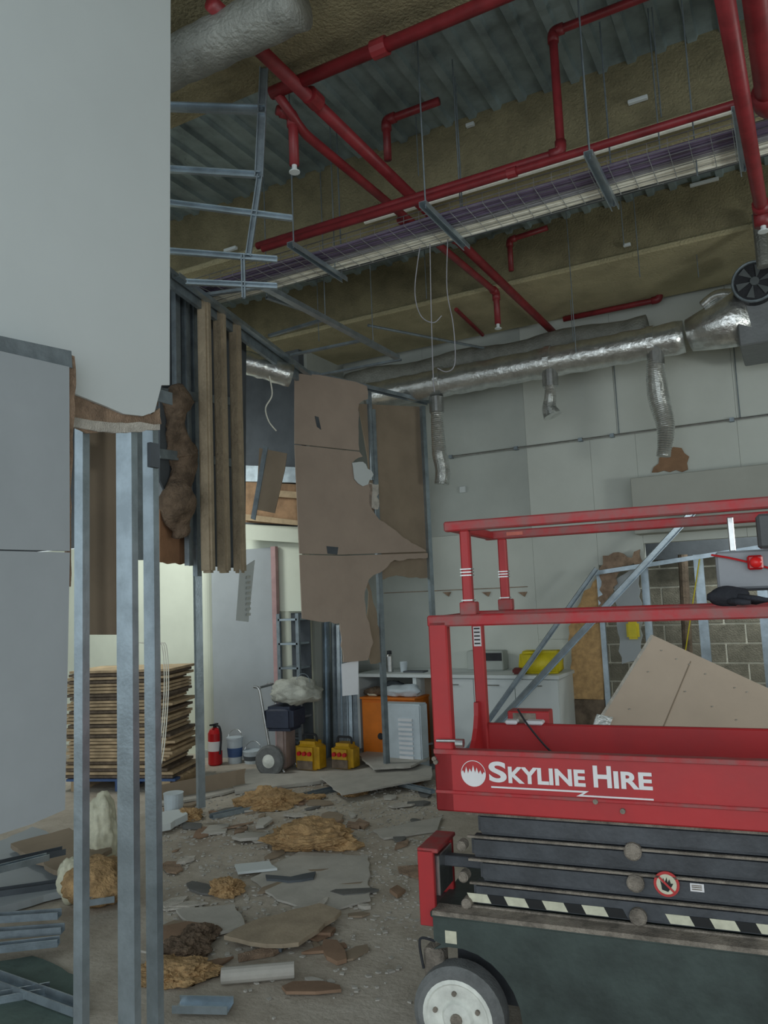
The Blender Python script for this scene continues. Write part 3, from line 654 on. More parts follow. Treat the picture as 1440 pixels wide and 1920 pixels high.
# keep the low corner above the floor
hl = min(1.8, (c0.z-.02)/max(1e-3, -eh.z)) if eh.z < 0 else 1.8
P = [c0, c0+eh*hl]; e2 = c0+ev*down
P.append(V((P[1].x, P[1].y, P[1].z)) if False else c0+eh*hl+ev*max(0, (c0.z+eh.z*hl)/max(1e-3, -ev.z))*.98)
P.append(e2)
prism(bm, P, n_*.0125); fin('board_sheet', bm, lean_board, lb)
bm = nb()
for (x, y) in ((1240, 1220), (1268, 1236), (1292, 1246), (1322, 1264), (1377, 1290), (1400, 1298), (1284, 1297), (1335, 1325), (1380, 1350), (1408, 1368), (1215, 1260), (1180, 1330)):
    p, _ = leanp(x, y); lathe(bm, p-n_*.004, [(.006, -.003), (.008, .004)], 8)
fin('screw_pops', bm, plaster, lb, kind='stuff')
def ribbon(px, w_, m, name, lab, par):
    bm = nb(); a, b = [leanp(*p)[0] for p in px]; dd = (b-a).normalized(); pe = dd.cross(n_)*w_/2
    prism(bm, [a-pe, a+pe, b+pe, b-pe], -n_*.0035); fin(name, bm, m, par, label=lab)
ribbon([(1295, 1240), (1240, 1372)], .006, brown_board, 'board_crease', None, lb)
ribbon([(1222, 1192), (1112, 1368)], .018, plaster, 'board_edge', 'pale cut edge', lb)
bm = nb(); c_ = leanp(1125, 1352)[0]; prism(bm, [leanp(x, y)[0] for x, y in ((1118, 1340), (1148, 1346), (1138, 1372), (1108, 1370))], -n_*.02); fin('foil_offcut', bm, foil, label='small silvery offcut at the lower left of the leaning board', cat='offcut')
# two long diagonal studs
def lstud(px, D0, D1, w, m, lab, ext=1.0):
    a = atd(*px[0], D0); b = atd(*px[1], D1)
    bm = nb(); t = (a-b).normalized(); f = b.z/t.z; b2 = b - t*f*ext
    channel(bm, b2, a, w, .03, -FW); return fin('loose_stud', bm, m, label=lab, cat='stud')
lstud(((1300, 958), (872, 1422)), 7.0, 7.45, .06, galv, 'long bright steel stud leaning diagonally behind the lift rails')
lstud(((1118, 1066), (866, 1420)), 7.5, 7.5, .045, galv_dull, 'thinner dull steel stud leaning diagonally left of the bright one')
# opening frame
of = thing('opening_frame', atv(1130, 1310, 7.85), 'light steel stud frame around the wall opening', 'frame')
def fstud(a, b, v, w, m, hint=(0, 1, 0), vert=True):
    p, q_ = atv(*a, v), atv(*b, v)
    if vert: p.x = q_.x = (p.x+q_.x)/2
    bm = nb(); channel(bm, q_, p, w, .04, hint); return fin('metal_stud', bm, m, of)
fstud((1108, 1072), (1470, 1015), 7.72, .04, galv, (0, 0, -1), False)
fstud((1128, 1075), (1140, 1390), 7.82, .05, galv); fstud((1210, 1060), (1225, 1330), 7.98, .07, galv); fstud((1306, 1040), (1335, 1330), 8.3, .09, galv); fstud((1428, 1040), (1445, 1330), 8.3, .09, galv)
bm = nb(); P = [atv(x, y, 7.84) for x, y in ((1066, 1175), (1082, 1140), (1130, 1062), (1132, 1312), (1062, 1310), (1072, 1240))]
prism(bm, roughsides(P, [1, 1, 0, 0, 1, 1], 6, .03, .06), (0, .018, 0)); fin('osb_panel', bm, osb, of, label='torn tan board')
bm = nb(); P = [atv(x, y, 7.86) for x, y in ((1150, 1090), (1196, 1060), (1206, 1240), (1166, 1245))]; prism(bm, roughsides(P, [1], 16, .02, .06), (0, .012, 0)); fin('lining_strip', bm, grey_board, of, label='pale grey lining strip')
bm = nb(); P = [atv(x, y, 7.80) for x, y in ((1130, 1042), (1150, 1036), (1185, 1046), (1200, 1030), (1206, 1055), (1170, 1062), (1150, 1110), (1132, 1150), (1118, 1170), (1128, 1090))]
prism(bm, roughsides(P, [1], 26, .03, .04), (0, .02, 0)); fin('torn_edge', bm, torn_paper, of, label='ragged brown torn paper')
bm = nb(); tube(bm, [atv(1312, 1045, 8.25), atv(1283, 1235, 8.25)], .006, 6); fin('yellow_cord', bm, yellow, of, label='thin yellow cord')
bm = nb(); tube(bm, [atv(1280, 1040, 8.9), atv(1290, 1235, 8.9)], .05, 10); fin('brown_pipe', bm, wood_dark, label='dark brown upright pipe against the blockwork', cat='pipe')
c = atv(1186, 1185, 7.75); bm = nb(); box(bm, (c.x-.06, c.y, c.z-.07), (c.x+.06, c.y+.05, c.z+.1)); bevel(bm, .02, 2); fin('yellow_pouch', bm, yellow, label='small yellow pouch hanging on the opening frame', cat='pouch')
bm = nb(); P = [atv(x, y, 7.83) for x, y in ((1052, 1312), (1134, 1312), (1136, 1400), (1052, 1400))]; prism(bm, P, (0, .03, 0)); fin('dark_void_panel', bm, wood_dark, of, label='dark sheet for the shaded void at the foot')  # dark sheet placed where the opening is only a shaded void
# brown patch over bulkhead
bm = nb(); P = [atv(x, y, 7.88) for x, y in ((1222, 886), (1236, 858), (1262, 838), (1278, 840), (1292, 856), (1290, 880))]; prism(bm, roughsides(P, [1], 36, .02, .05), (0, .015, 0)); fin('torn_patch', bm, mat('patch_brown', (158, 124, 96), .95, var=.12, scale=8), wb, label='brown torn patch above bulkhead')
# wall conduit
t = thing('wall_conduit', atv(1140, 812, 7.86), 'thin steel conduit running along the white back wall', 'conduit')
bm = nb(); a = atv(842, 857, 7.86); b = atv(1520, 757, 7.86); tube(bm, [a, V((b.x, b.y, a.z))], .011, 8); fin('conduit_run', bm, steel, t)
for px in (845, 968, 1090, 1150, 1378):
    p = atv(px, 850, 7.86); bm = nb(); box(bm, (p.x-.02, 7.84, a.z-.018), (p.x+.02, 7.90, a.z+.018)); fin('clip', bm, galv_dull, t)
for px in (1152, 1380):
    p = atv(px, 700, 7.88); bm = nb(); tube(bm, [(p.x, 7.885, a.z), (p.x, 7.885, 4.3)], .005, 6); fin('drop_wire', bm, galv_dull, t)
p = atv(868, 918, 7.89); bm = nb(); box(bm, (p.x-.035, 7.87, p.z-.035), (p.x+.035, 7.9, p.z+.035)); bevel(bm, .004); fin('wall_socket', bm, white_board, label='small white wall box below the thin conduit', cat='socket')
for i, px in enumerate((838, 912, 980)):
    p = atv(px, 1110, 7.89); bm = nb(); prism(bm, [(p.x-.05, 7.88, p.z), (p.x+.05, 7.88, p.z), (p.x+.02, 7.88, p.z-.05)], (0, .015, 0)); fin('torn_patch', bm, torn_paper, wb)
p0, p1 = atv(720, 1112, 7.885), atv(990, 1110, 7.885); bm = nb(); tube(bm, [p0, V((p1.x, p1.y, p0.z))], .004, 5); fin('scored_line', bm, torn_paper, wb)

# ---------------------------------------------------------------- counter
ct = thing('kitchen_counter', (-3.3, 7.6, 0), 'white kitchen counter along the back wall with cupboards and an open bay', 'counter')
uL, uR = atv(668, 1262, 7.3).x, atv(1045, 1262, 7.3).x
bm = nb(); box(bm, (uL, 7.27, .865), (uR+.02, 7.9, .90)); bevel(bm, .004); fin('worktop', bm, white_board, ct)
um = atv(815, 1300, 7.3).x; ud = atv(778, 1300, 7.3).x
bm = nb(); box(bm, (um, 7.32, .1), (uR, 7.88, .865)); fin('cupboard_body', bm, white_board, ct)
n = 3; wd = (uR-um)/n
for k in range(n):
    bm = nb(); box(bm, (um+k*wd+.003, 7.30, .12), (um+(k+1)*wd-.003, 7.32, .855)); bevel(bm, .002); d = fin('cupboard_door', bm, white_board, ct)
    bm = nb(); tube(bm, [(um+k*wd+wd/2-.06, 7.285, .80), (um+k*wd+wd/2+.06, 7.285, .80)], .006, 6); fin('handle', bm, steel, d)
bm = nb(); box(bm, (um, 7.36, 0), (uR, 7.86, .1)); fin('plinth', bm, wall_paint2, ct)
bm = nb(); box(bm, (ud-.02, 7.3, 0), (ud+.02, 7.88, .865)); fin('side_panel', bm, white_board, ct)
bm = nb(); box(bm, (uL, 7.3, 0), (uL+.03, 7.88, .865)); fin('side_panel', bm, white_board, ct)
bm = nb(); box(bm, (ud+.02, 7.5, 0), (um, 7.55, .86)); fin('back_panel', bm, brown_board, ct)
# orange cabinet
a, b = atv(676, 1312, 7.15).x, atv(776, 1312, 7.15).x; zt_ = atv(720, 1312, 7.15).z
t = thing('orange_cabinet', ((a+b)/2, 7.3, 0), 'orange steel cabinet standing under the counter', 'cabinet')
bm = nb(); box(bm, (a, 7.17, 0), (b, 7.55, zt_)); bevel(bm, .006); fin('cabinet_body', bm, orange, t)
bm = nb(); box(bm, (a-.01, 7.15, zt_), (b+.01, 7.57, zt_+.02)); bevel(bm, .003); fin('cabinet_top', bm, orange, t)
bm = nb(); box(bm, (a+.02, 7.155, .04), ((a+b)/2-.01, 7.17, zt_-.03)); d = fin('cabinet_door', bm, orange, t)
bm = nb(); lathe(bm, (a+.22, 7.14, .28), [(.028, 0), (.035, .015)], 14, 'Y'); fin('lock', bm, dark, d)
bm = nb(); box(bm, ((a+b)/2+.01, 7.155, .04), (b-.02, 7.17, zt_-.03)); fin('cabinet_door', bm, orange, t)
# clutter on the cabinet
rnd = random.Random(11)
spec = [('rag_bundle', (.05, .12), (.13, .1, .05), wool_dark, 'dark rag bundle on top of the orange cabinet, at its left end', 'rag'), ('plastic_sack', (.4, .1), (.2, .12, .07), tub_white, 'crumpled pale sack on top of the orange cabinet', 'sack'),
        ('rag_bundle', (.22, .25), (.1, .1, .08), slate, 'slate grey rag bundle behind the crumpled pale sack', 'rag'), ('bread_bag', (.06, .06), (.06, .04, .03), cream_print, 'tiny cream bag at the front of the orange cabinet top', 'bag')]
for nme, (dx, dy), s, m, lab, cat in spec:
    bm = nb(); clump(bm, (a+.03+dx, 7.2+dy, zt_+.02+s[2]*.75), s, rnd.randint(0, 50), 3, .3, 0, zt_+.021); fin(nme, bm, m, label=lab, cat=cat, smooth=True)
# printer box with paper slats
a, b = atv(716, 1385, 6.95).x, atv(790, 1385, 6.95).x; z1__ = atv(750, 1320, 6.95).z
t = thing('white_crate', ((a+b)/2, 7.0, 0), 'white box with slatted paper front before the orange cabinet', 'box')
zb_ = 0.0
bm = nb(); box(bm, (a, 6.95, zb_), (b, 7.12, z1__)); bevel(bm, .012, 2); fin('box_body', bm, tub_white, t)
for k in range(9):
    bm = nb(); box(bm, ((a*.55+b*.45), 6.935, .12+k*.045), (a*.2+b*.8, 6.952, .145+k*.045)); fin('slat', bm, paper, t)
# things on the worktop
def put(px, py, v, z=.9): p = atv(px, py, v); return V((p.x, v, z))
c = put(731, 1250, 7.45); t = thing('steel_flask', c, 'tall steel flask on the left part of the counter', 'flask')
bm = nb(); lathe(bm, c, [(.035, 0), (.037, .01), (.037, .17), (.025, .19)], 20); fin('flask_body', bm, steel, t, smooth=False)
bm = nb(); lathe(bm, c, [(.026, .19), (.026, .225), (.01, .23)], 16); fin('flask_lid', bm, dark, t)
c = put(757, 1250, 7.5); bm = nb(); lathe(bm, c, [(.035, 0), (.042, .1), (.038, .11)], 18); fin('drinking_glass', bm, tub_white, label='pale beaker on the counter right of the steel flask', cat='beaker')
c = put(780, 1250, 7.5); bm = nb(); box(bm, (c.x-.12, 7.42, .9), (c.x+.12, 7.55, .915)); bevel(bm, .004); fin('tray', bm, slate, label='flat dark tray on the counter behind the lift post', cat='tray')
c = put(910, 1240, 7.72); t = thing('wall_shelf_radio', V((c.x, 7.8, .9)), 'small dark appliance with knobs on the counter against the wall', 'appliance')
bm = nb(); box(bm, (c.x-.2, 7.7, .9), (c.x+.2, 7.86, 1.10)); bevel(bm, .01); fin('appliance_body', bm, wall_paint2, t)
bm = nb(); box(bm, (c.x-.02, 7.69, 1.0), (c.x+.19, 7.70, 1.08)); fin('appliance_front', bm, dark, t)
c = put(975, 1246, 7.4); bm = nb(); box(bm, (c.x-.07, 7.35, .9), (c.x+.06, 7.45, .96)); bevel(bm, .015, 2); fin('red_brown_pouch', bm, mat('maroon', (110, 44, 40), .7), label='small maroon pouch on the counter beside the yellow bag', cat='pouch')
c = put(1017, 1245, 7.5); bm = nb(); vs = box(bm, (c.x-.2, 7.38, .9), (c.x+.19, 7.62, 1.12)); bevel(bm, .03, 3); bmesh.ops.subdivide_edges(bm, edges=bm.edges, cuts=2)
for v in bm.verts: v.co += V((noise.noise(v.co*9), noise.noise(v.co*9+V((5, 5, 5))), .6*noise.noise(v.co*9+V((9, 1, 3)))))*.025; v.co.z = max(v.co.z, .902)
fin('yellow_bag', bm, yellow, label='bright yellow bag on the right end of the counter', cat='bag', smooth=True)

# ---------------------------------------------------------------- side room objects
c = atz(404, 1434); c = V((c.x, c.y, 0)); t = thing('fire_extinguisher', c, 'red fire extinguisher standing beside the round column', 'extinguisher')
bm = nb(); lathe(bm, c, [(.06, 0), (.075, .015), (.075, .33), (.055, .37), (.025, .39)], 24); fin('cylinder', bm, ext_red, t)
bm = nb(); lathe(bm, c, [(.0765, .15), (.0765, .25)], 24); fin('label_band', bm, white_print, t)
bm = nb(); lathe(bm, c, [(.02, .38), (.02, .42)], 12); box(bm, (c.x-.015, c.y-.07, .415), (c.x+.015, c.y+.04, .43)); fin('valve_head', bm, dark, t)
bm = nb(); tube(bm, spline([c+V((.02, 0, .41)), c+V((.08, -.02, .40)), c+V((.1, -.02, .3)), c+V((.09, -.03, .12))]), .011, 8); fin('hose', bm, dark, t)
def tub(px, py, r, h, m1, m2, lab, name='paint_tub', cat='tub'):
    c = atz(px, py); c = V((c.x, c.y, 0)); t = thing(name, c, lab, cat)
    bm = nb(); lathe(bm, c, [(r*.85, 0), (r, h*.92), (r*1.06, h*.93), (r*1.06, h)], 24); fin('tub_body', bm, m1, t)
    bm = nb(); lathe(bm, c, [(r*.9, h*.25), (r*1.0, h*.6)], 24); fin('tub_band', bm, m2, t)
    bm = nb(); tube(bm, [c+V((r*1.05*math.cos(a_), r*.3*math.sin(a_), h+r*math.sin(a_)*.9)) for a_ in (PI*k/10 for k in range(11))], .004, 5); fin('tub_handle', bm, steel, t)
tub(441, 1430, .085, .27, tub_white, blue, 'tall white tub with blue band left of the trolley')
tub(474, 1430, .10, .13, tub_white, slate, 'low white tub nearest the trolley')
tub(478, 1410, .0, .0, tub_white, slate, 'x') if False else None
# trolley (hand truck) with machine
c = atz(512, 1456); c = V((c.x, c.y, 0)); rz = math.radians(10)
t = thing('hand_trolley', c, 'two wheeled trolley loaded with a dark machine and a pale sack', 'trolley', rot=rz)
def loc(bm): bm.transform(WM[t]); return bm
for dx, dy in ((-.03, 0), (-.02, .42)):
    bm = nb(); lathe(bm, (dx, dy, .15), [(.06, -.03), (.13, -.035), (.15, -.02), (.15, .02), (.13, .035), (.06, .03)], 28, 'Y'); w_ = fin('wheel', loc(bm), rubber, t)
    bm = nb(); lathe(bm, (dx, dy, .15), [(.02, -.05), (.065, -.036), (.065, .036), (.02, .05)], 20, 'Y'); fin('wheel_hub', loc(bm), hub_m, w_)
bm = nb(); tube(bm, [(-.03, -.02, .135), (-.02, .44, .135)], .012, 8); fin('axle', loc(bm), steel, t)
for dy in (.06, .36):
    bm = nb(); tube(bm, rounded([(.1, dy, .03), (-.05, dy, .2), (-.16, dy, .85), (-.22, dy, .86)], .05), .014, 8); fin('frame_tube', loc(bm), steel, t)
bm = nb(); tube(bm, [(-.16, .06, .85), (-.16, .36, .85)], .014, 8); tube(bm, [(-.09, .06, .45), (-.09, .36, .45)], .012, 8); fin('cross_bar', loc(bm), steel, t)
bm = nb(); box(bm, (-.02, .05, .02), (.25, .38, .035)); fin('toe_plate', loc(bm), steel, t)
bm = nb(); box(bm, (-.12, .04, .42), (.2, .4, .66)); bevel(bm, .04, 3); fin('machine_body', loc(bm), mat('machine_navy', (52, 60, 80), .6), t)
bm = nb(); box(bm, (-.0, .08, .05), (.10, .34, .44)); bevel(bm, .02, 2); fin('machine_column', loc(bm), mat('dusty_pink', (170, 150, 144), .8), t)
bm = nb(); clump(bm, (.18, .2, .80), (.25, .2, .13), 12, 4, .3, 0, .1); bm.transform(WM[t]); s0 = WM[t] @ V((.18, .2, .66)); fin('pale_sack', bm, mat('sack_cloth', (198, 200, 190), .95, var=.1, scale=6, bump=.4), smooth=True, label='pale crumpled sack lying on the dark trolley machine', cat='sack')
# yellow transformers
for i, (px, py, s, lab) in enumerate(((583, 1448, 1, 'yellow portable power transformer with red sockets right of the trolley'), (553, 1432, .85, 'yellow site transformer half hidden behind the trolley'), (648, 1446, .9, 'yellow transformer unit in front of the right end of the standing stud bundle'))):
    c = atz(px, py); c = V((c.x, c.y, 0)); t2 = thing('site_transformer', c, lab, 'transformer')
    bm = nb(); box(bm, (c.x-.14*s, c.y-.1, 0), (c.x+.14*s, c.y+.12, .31*s)); bevel(bm, .05, 3); fin('housing', bm, yellow_d, t2)
    bm = nb(); tube(bm, rounded([c+V((-.08, 0, .3*s)), c+V((-.08, 0, .37*s)), c+V((.08, 0, .37*s)), c+V((.08, 0, .3*s))], .03), .012, 8); fin('handle', bm, dark, t2)
    for k in (-1, 0, 1):
        bm = nb(); lathe(bm, (c.x+k*.06, c.y-.125, .2*s), [(.02, 0), (.022, .03)], 12, 'Y'); fin('socket', bm, ext_red, t2)
    bm = nb(); box(bm, (c.x-.09, c.y-.108, .05), (c.x+.09, c.y-.1, .13)); fin('vent_plate', bm, wood_dark, t2)
# bundle of standing studs
rnd = random.Random(2)
for i, (px, yt) in enumerate(((584, 1170), (594, 1165), (604, 1168), (614, 1166), (625, 1168), (634, 1172), (645, 1240), (655, 1250), (664, 1238))):
    p = atz(px+4, 1424); tp_ = atd(px, yt, (p-EYE).dot(FW)+.08); bm = nb(); channel(bm, V((p.x, p.y, 0)), tp_, .055, .03, -FW+RT*rnd.uniform(-.6, .6))
    fin('loose_stud', bm, galv if i % 2 else galv_dull, label='%s steel stud from the left in the upright bundle under the pinkish board' % ORD[i], cat='stud', group='standing stud bundle')
bm = nb(); P = [atd(x, y, 7.4) for x, y in ((640, 1245), (672, 1238), (672, 1302), (642, 1305))]; prism(bm, P, FW*.01); fin('paper_sheet', bm, paper, label='white paper sheet taped on the thin studs left of the counter', cat='paper')
bm = nb(); p = atd(568, 1280, 7.9); tube(bm, [p+RT*.07*math.cos(a_)+V((0, 0, .09*math.sin(a_))) for a_ in (2*PI*k/20 for k in range(21))], .003, 5); fin('cable_loop', bm, galv_dull, label='thin wire loop hanging by the standing studs', cat='wire')

# stack of timber boards on left
base = atz(245, 1484); D = (base-EYE).dot(FW); rnd = random.Random(8)
E1 = (atz(330, 1484)-atz(120, 1484)); wS = E1.length; E1.normalize(); E2 = V((-E1.y, E1.x, 0)); c0_ = atz(225, 1484); zz = .14; i = 0
angS = math.atan2(E1.y, E1.x)
t = thing('pallet', c0_+E2*.3, 'timber pallet with blue edge under the stack of boards', 'pallet', rot=angS)
for k in range(3):
    bm = nb(); box(bm, (-.5+k*.45, -.3, 0), (-.4+k*.45, .3, .09)); bm.transform(WM[t]); fin('bearer', bm, blue if k == 1 else wood, t)
for k in range(4):
    bm = nb(); box(bm, (-.55, -.3+k*.165, .09), (.55, -.19+k*.165, .112)); bm.transform(WM[t]); fin('deck_board', bm, blue if k == 0 else wood, t)
zz = .114
nS = 32; ztop_ = 1.12; hS_ = (ztop_-zz)/nS
for i in range(nS):
    M = Matrix.Translation(c0_+E2*.3) @ Matrix.Rotation(angS+rnd.uniform(-.02, .02), 4, 'Z')
    r_ = .42+rnd.uniform(-.02, .14)*(.4+.6*(1-abs(i/nS-.35))); l_ = -.55+rnd.uniform(-.04, .04)
    bm = nb(); box(bm, (l_, -.3+rnd.uniform(-.02, .02), zz+.004), (r_, .3, zz+hS_-.004)); bm.transform(M); zz += hS_
    pos = 'bottom' if i == 0 else ('top' if i == nS-1 else None)
    fin('timber_board', bm, wood_dark if rnd.random() < .13 else wood, label='flat tan timber board, %s from the bottom of the tall stack behind the left studs' % ORD[i] if not pos else '%s flat tan timber board in the tall stack behind the left studs' % pos, cat='board', group='stacked timber boards')
bm = nb(); p = atz(336, 1500); p = atd(325, 1468, 6.6); p.z = 0; lathe(bm, p, [(.075, 0), (.08, .16), (.083, .17)], 20); fin('white_tub', bm, tub_white, label='small white tub on the floor right of the board stack', cat='tub')
# white bags / sacks seen between left studs
for i, (px, py, s, m, lab) in enumerate(((188, 1615, (.12, .10, .24), cream_print, 'upright whitish sack seen between the left foreground studs'), (180, 1690, (.2, .18, .13), wool, 'tan wool heap seen between the left foreground studs'), (136, 1690, (.07, .09, .14), cream_print, 'cream sack beside the edge of the grey board'))):
    p = atz(px, py); bm = nb(); clump(bm, (p.x, p.y, s[2]*.8), s, 30+i, 4, .25); fin('sack' if i != 1 else 'insulation_clump', bm, m, label=lab, cat='sack' if i != 1 else 'insulation', smooth=True)
for k in range(3):
    bm = nb(); tube(bm, spline([atd(x-k*4, y, 5.0) for x, y in ((268, 1205), (298, 1208), (312, 1212), (316, 1290), (308, 1400), (296, 1460))]), .0035, 5)
    fin('loose_cable', bm, cable_white, label='thin pale cable drooping beside the stud in front of the board stack', cat='cable', group='pale cables by the stack')

# ================================================================ CEILING SERVICES
def pipe(name, pts, r, label, heads=(), couplings=(), group=None):
    t = thing(name, pts[0], label, 'pipe', group); bm = nb(); tube(bm, rounded(pts, max(.05, r*2)), r, 12); fin('pipe_run', bm, pipe_red, t, smooth=True)
    for i, p in enumerate(pts[1:-1]):
        a, b = (V(pts[i])-V(p)).normalized(), (V(pts[i+2])-V(p)).normalized()
        if a.dot(b) > -.9:
            bm = nb(); tube(bm, rounded([V(p)+a*r*2.6, V(p), V(p)+b*r*2.6], r*2), r*1.3, 12); fin('elbow', bm, pipe_red, t, smooth=True)
    for c, d in couplings:
        c = V(c); bm = nb(); tube(bm, [c-V(d)*r*1.2, c+V(d)*r*1.2], r*1.35, 12); fin('coupling', bm, pipe_red, t)
    for h in heads:
        h = V(h); bm = nb(); lathe(bm, h, [(.014, 0), (.014, -.03), (.03, -.036), (.03, -.042)], 12); fin('sprinkler_head', bm, white_board, t, label='white sprinkler head')
    return t
VX, VY = V((1, 0, 0)), V((0, 1, 0))
p = atz(512, 178, 4.4); pipe('sprinkler_pipe', [V((p.x, 3.17, 4.4)), V((2.5, 3.17, 4.4))], .034, 'thick red sprinkler pipe along the nearest khaki beam', couplings=[((-1.6, 3.17, 4.4), VX)])
pipe('sprinkler_pipe', [V((-2.1, 2.5, 4.38)), V((-2.05, 7.72, 4.38)), atz(1240, 568, 4.38)*V((1, 0, 0)).x if False else V((-2.05, 7.78, 4.38))], .036, 'long red pipe crossing under all three beams to the back wall', couplings=[((-2.08, 3.3, 4.38), VY), ((-2.07, 5.2, 4.38), VY)])
pA = atv(1062, 600, 7.74); pB = atv(1238, 568, 7.74)
pipe('sprinkler_pipe', [V((pA.x, 7.74, pA.z-.05)), V((pA.x, 7.74, pA.z)), V((pB.x, 7.74, pA.z)), V((pB.x, 7.74, pA.z-.02))] if False else [V((pA.x-.02, 7.7, pA.z)), V((pB.x, 7.7, pA.z)), V((pB.x, 7.7, pA.z+.16))], .028, 'short red pipe along the top of the back wall above the silver duct')
zd = 4.28; q = atz(930, 548, zd)
pipe('sprinkler_pipe', [V((-2.22, 3.17, 4.38)), V((-2.21, 3.4, zd)), V((q.x, q.y, zd)), V((q.x, q.y, atd(925, 608, (q-EYE).dot(FW)).z))], .027, 'red pipe crossing diagonally in front of the cable tray to a drop head', heads=[V((q.x, q.y, atd(925, 608, (q-EYE).dot(FW)).z))], couplings=[((-2.2, 4.6, zd), VY)])
q = atz(549, 215, 4.36); zq = atd(550, 310, (q-EYE).dot(FW)).z
pipe('sprinkler_pipe', [V((q.x-.05, 3.25, 4.36)), V((q.x, q.y, 4.36)), V((q.x, q.y, zq))], .027, 'short red drop pipe hanging left of the crossing pipes', heads=[V((q.x, q.y, zq))])
q = atz(1052, 285, 4.1); Dq = (q-EYE).dot(FW); zq = atd(1048, 60, Dq).z; l = atz(480, 460, 4.1)
pipe('sprinkler_pipe', [V((q.x+1.6, q.y, zq)), V((q.x, q.y, zq)), V((q.x, q.y, 4.1)), V((l.x, q.y, 4.1))], .024, 'red pipe that steps down from the ribbed deck and runs left above the tray')
q = atz(724, 226, 4.8); Dq = (q-EYE).dot(FW); zq = atd(724, 300, Dq).z
pipe('sprinkler_pipe', [V((q.x+.38, q.y, 4.8)), V((q.x, q.y, 4.8)), V((q.x, q.y, zq))], .026, 'short red elbow pipe under the ribbed deck near the centre')
a = atz(560, 490, 4.0); pipe('sprinkler_pipe', [V((-2.9, 3.92, 3.99)), V((2.5, 3.92, 3.99))], .022, 'slim red pipe fixed along the near edge of the cable tray', couplings=[((-1.2, 3.92, 3.99), VX), ((.1, 3.92, 3.99), VX)])
p0, p1 = atz(1350, -20, 3.72), atz(1428, 395, 3.72)
pipe('sprinkler_pipe', [V((p0.x, p0.y-.4, 3.72)), V((p1.x, p1.y, 3.72)), V((p1.x, p1.y, 3.66))], .034, 'red pipe at upper right crossing below the tray with a white end head', heads=[V((p1.x, p1.y, 3.64))])
p0, p1 = atz(1412, 0, 3.9), atz(1440, 200, 3.9)
pipe('sprinkler_pipe', [V((p0.x, p0.y-.6, 3.9)), V((p1.x, p1.y, 3.9)), V((p1.x+1, p1.y, 3.9))], .05, 'thickest bright red pipe in the upper right corner')
q = atv(955, 450, 6.4); pipe('sprinkler_pipe', [V((q.x+.35, 6.4, q.z+.02)), V((q.x, 6.4, q.z)), V((q.x, 6.4, atv(957, 508, 6.4).z))], .024, 'small dim red elbow drop before the far beam')
q = atz(700, 600, 4.2); q2 = atz(890, 625, 4.2)
# conduit on beam 2
bm = nb(); tube(bm, [(-2.6, 4.78, 4.46), (2.5, 4.78, 4.46)], .02, 8); fin('beam_conduit', bm, cable_white, label='pale conduit along the lower edge of the middle beam', cat='conduit')
# cable tray
tz = 3.9; tr = thing('cable_tray', (-1, 4.15, tz), 'long steel basket cable tray running up to the right', 'tray')
v0, v1, ua, ub = 3.98, 4.32, -4.3, 2.6
bm = nb()
for k in range(6): vv = v0+(v1-v0)*k/5; tube(bm, [(ua, vv, tz), (ub, vv, tz)], .002, 4)
for vv in (v0, v1):
    for h in (.03, .06): tube(bm, [(ua, vv, tz+h), (ub, vv, tz+h)], .003, 4)
fin('long_wires', bm, steel, tr, kind='stuff')
bm = nb(); uu = ua
while uu < ub: tube(bm, [(uu, v0, tz+.06), (uu, v0, tz), (uu, v1, tz), (uu, v1, tz+.06)], .002, 4); uu += .1
fin('cross_wires', bm, steel, tr, kind='stuff')
for k, px in enumerate((600, 838, 1125, 1388)):
    yv = 330 if px > 1000 else 430; p = atz(px, {600: 497, 838: 430, 1125: 335, 1388: 255}[px], 3.86)
    h = thing('tray_hanger', (p.x, 4.1, 3.84), '%s steel cross channel hung under the cable tray' % ['leftmost', 'second from left', 'third from left', 'rightmost'][k], 'hanger', 'tray hangers')
    bm = nb(); channel(bm, (p.x, 3.75, 3.885), (p.x, 4.40, 3.885), .045, .03, (0, 0, -1)); fin('cross_channel', bm, galv, h)
    for vv in (3.79, 4.36): bm = nb(); tube(bm, [(p.x, vv, 3.86), (p.x, vv, 5.0)], .005, 5); fin('hanger_rod', bm, galv_dull, h)
rnd = random.Random(4)
def cables(n, va, vb, zlo, m, lab, grp, rad=.011):
    for i in range(n):
        vv = va+(vb-va)*(i+.5)/n; ph = rnd.uniform(0, 6); pts = [(ua+(ub-ua)*k/24, vv+.006*math.sin(ph+k*.9), zlo+rad+.004+.004*math.sin(ph*2+k*1.3)) for k in range(25)]
        bm = nb(); tube(bm, pts, rad, 6); fin('cable', bm, m, label=lab, cat='cable', group=grp, smooth=True)['label'] = '%s, %s from its near edge' % (lab, ORD[i])
cables(6, 4.0, 4.14, tz, cable_purple, 'purple-grey cable laid in the near half of the tray', 'purple cables in the tray')
cables(3, 4.14, 4.19, tz, cable_grey, 'grey cable laid in the middle of the tray', 'grey cables in the tray', .008)
cables(7, 4.19, 4.32, tz, cable_white, 'white cable laid in the far half of the tray', 'white cables in the tray', .010)
# second tray deeper (grey pipes in shadow)
bm = nb(); box(bm, (-3.1, 4.62, 4.1), (2.6, 4.74, 4.2)); bevel(bm, .005); fin('trunking', bm, slate, label='dark trunking behind the cable tray', cat='trunking')
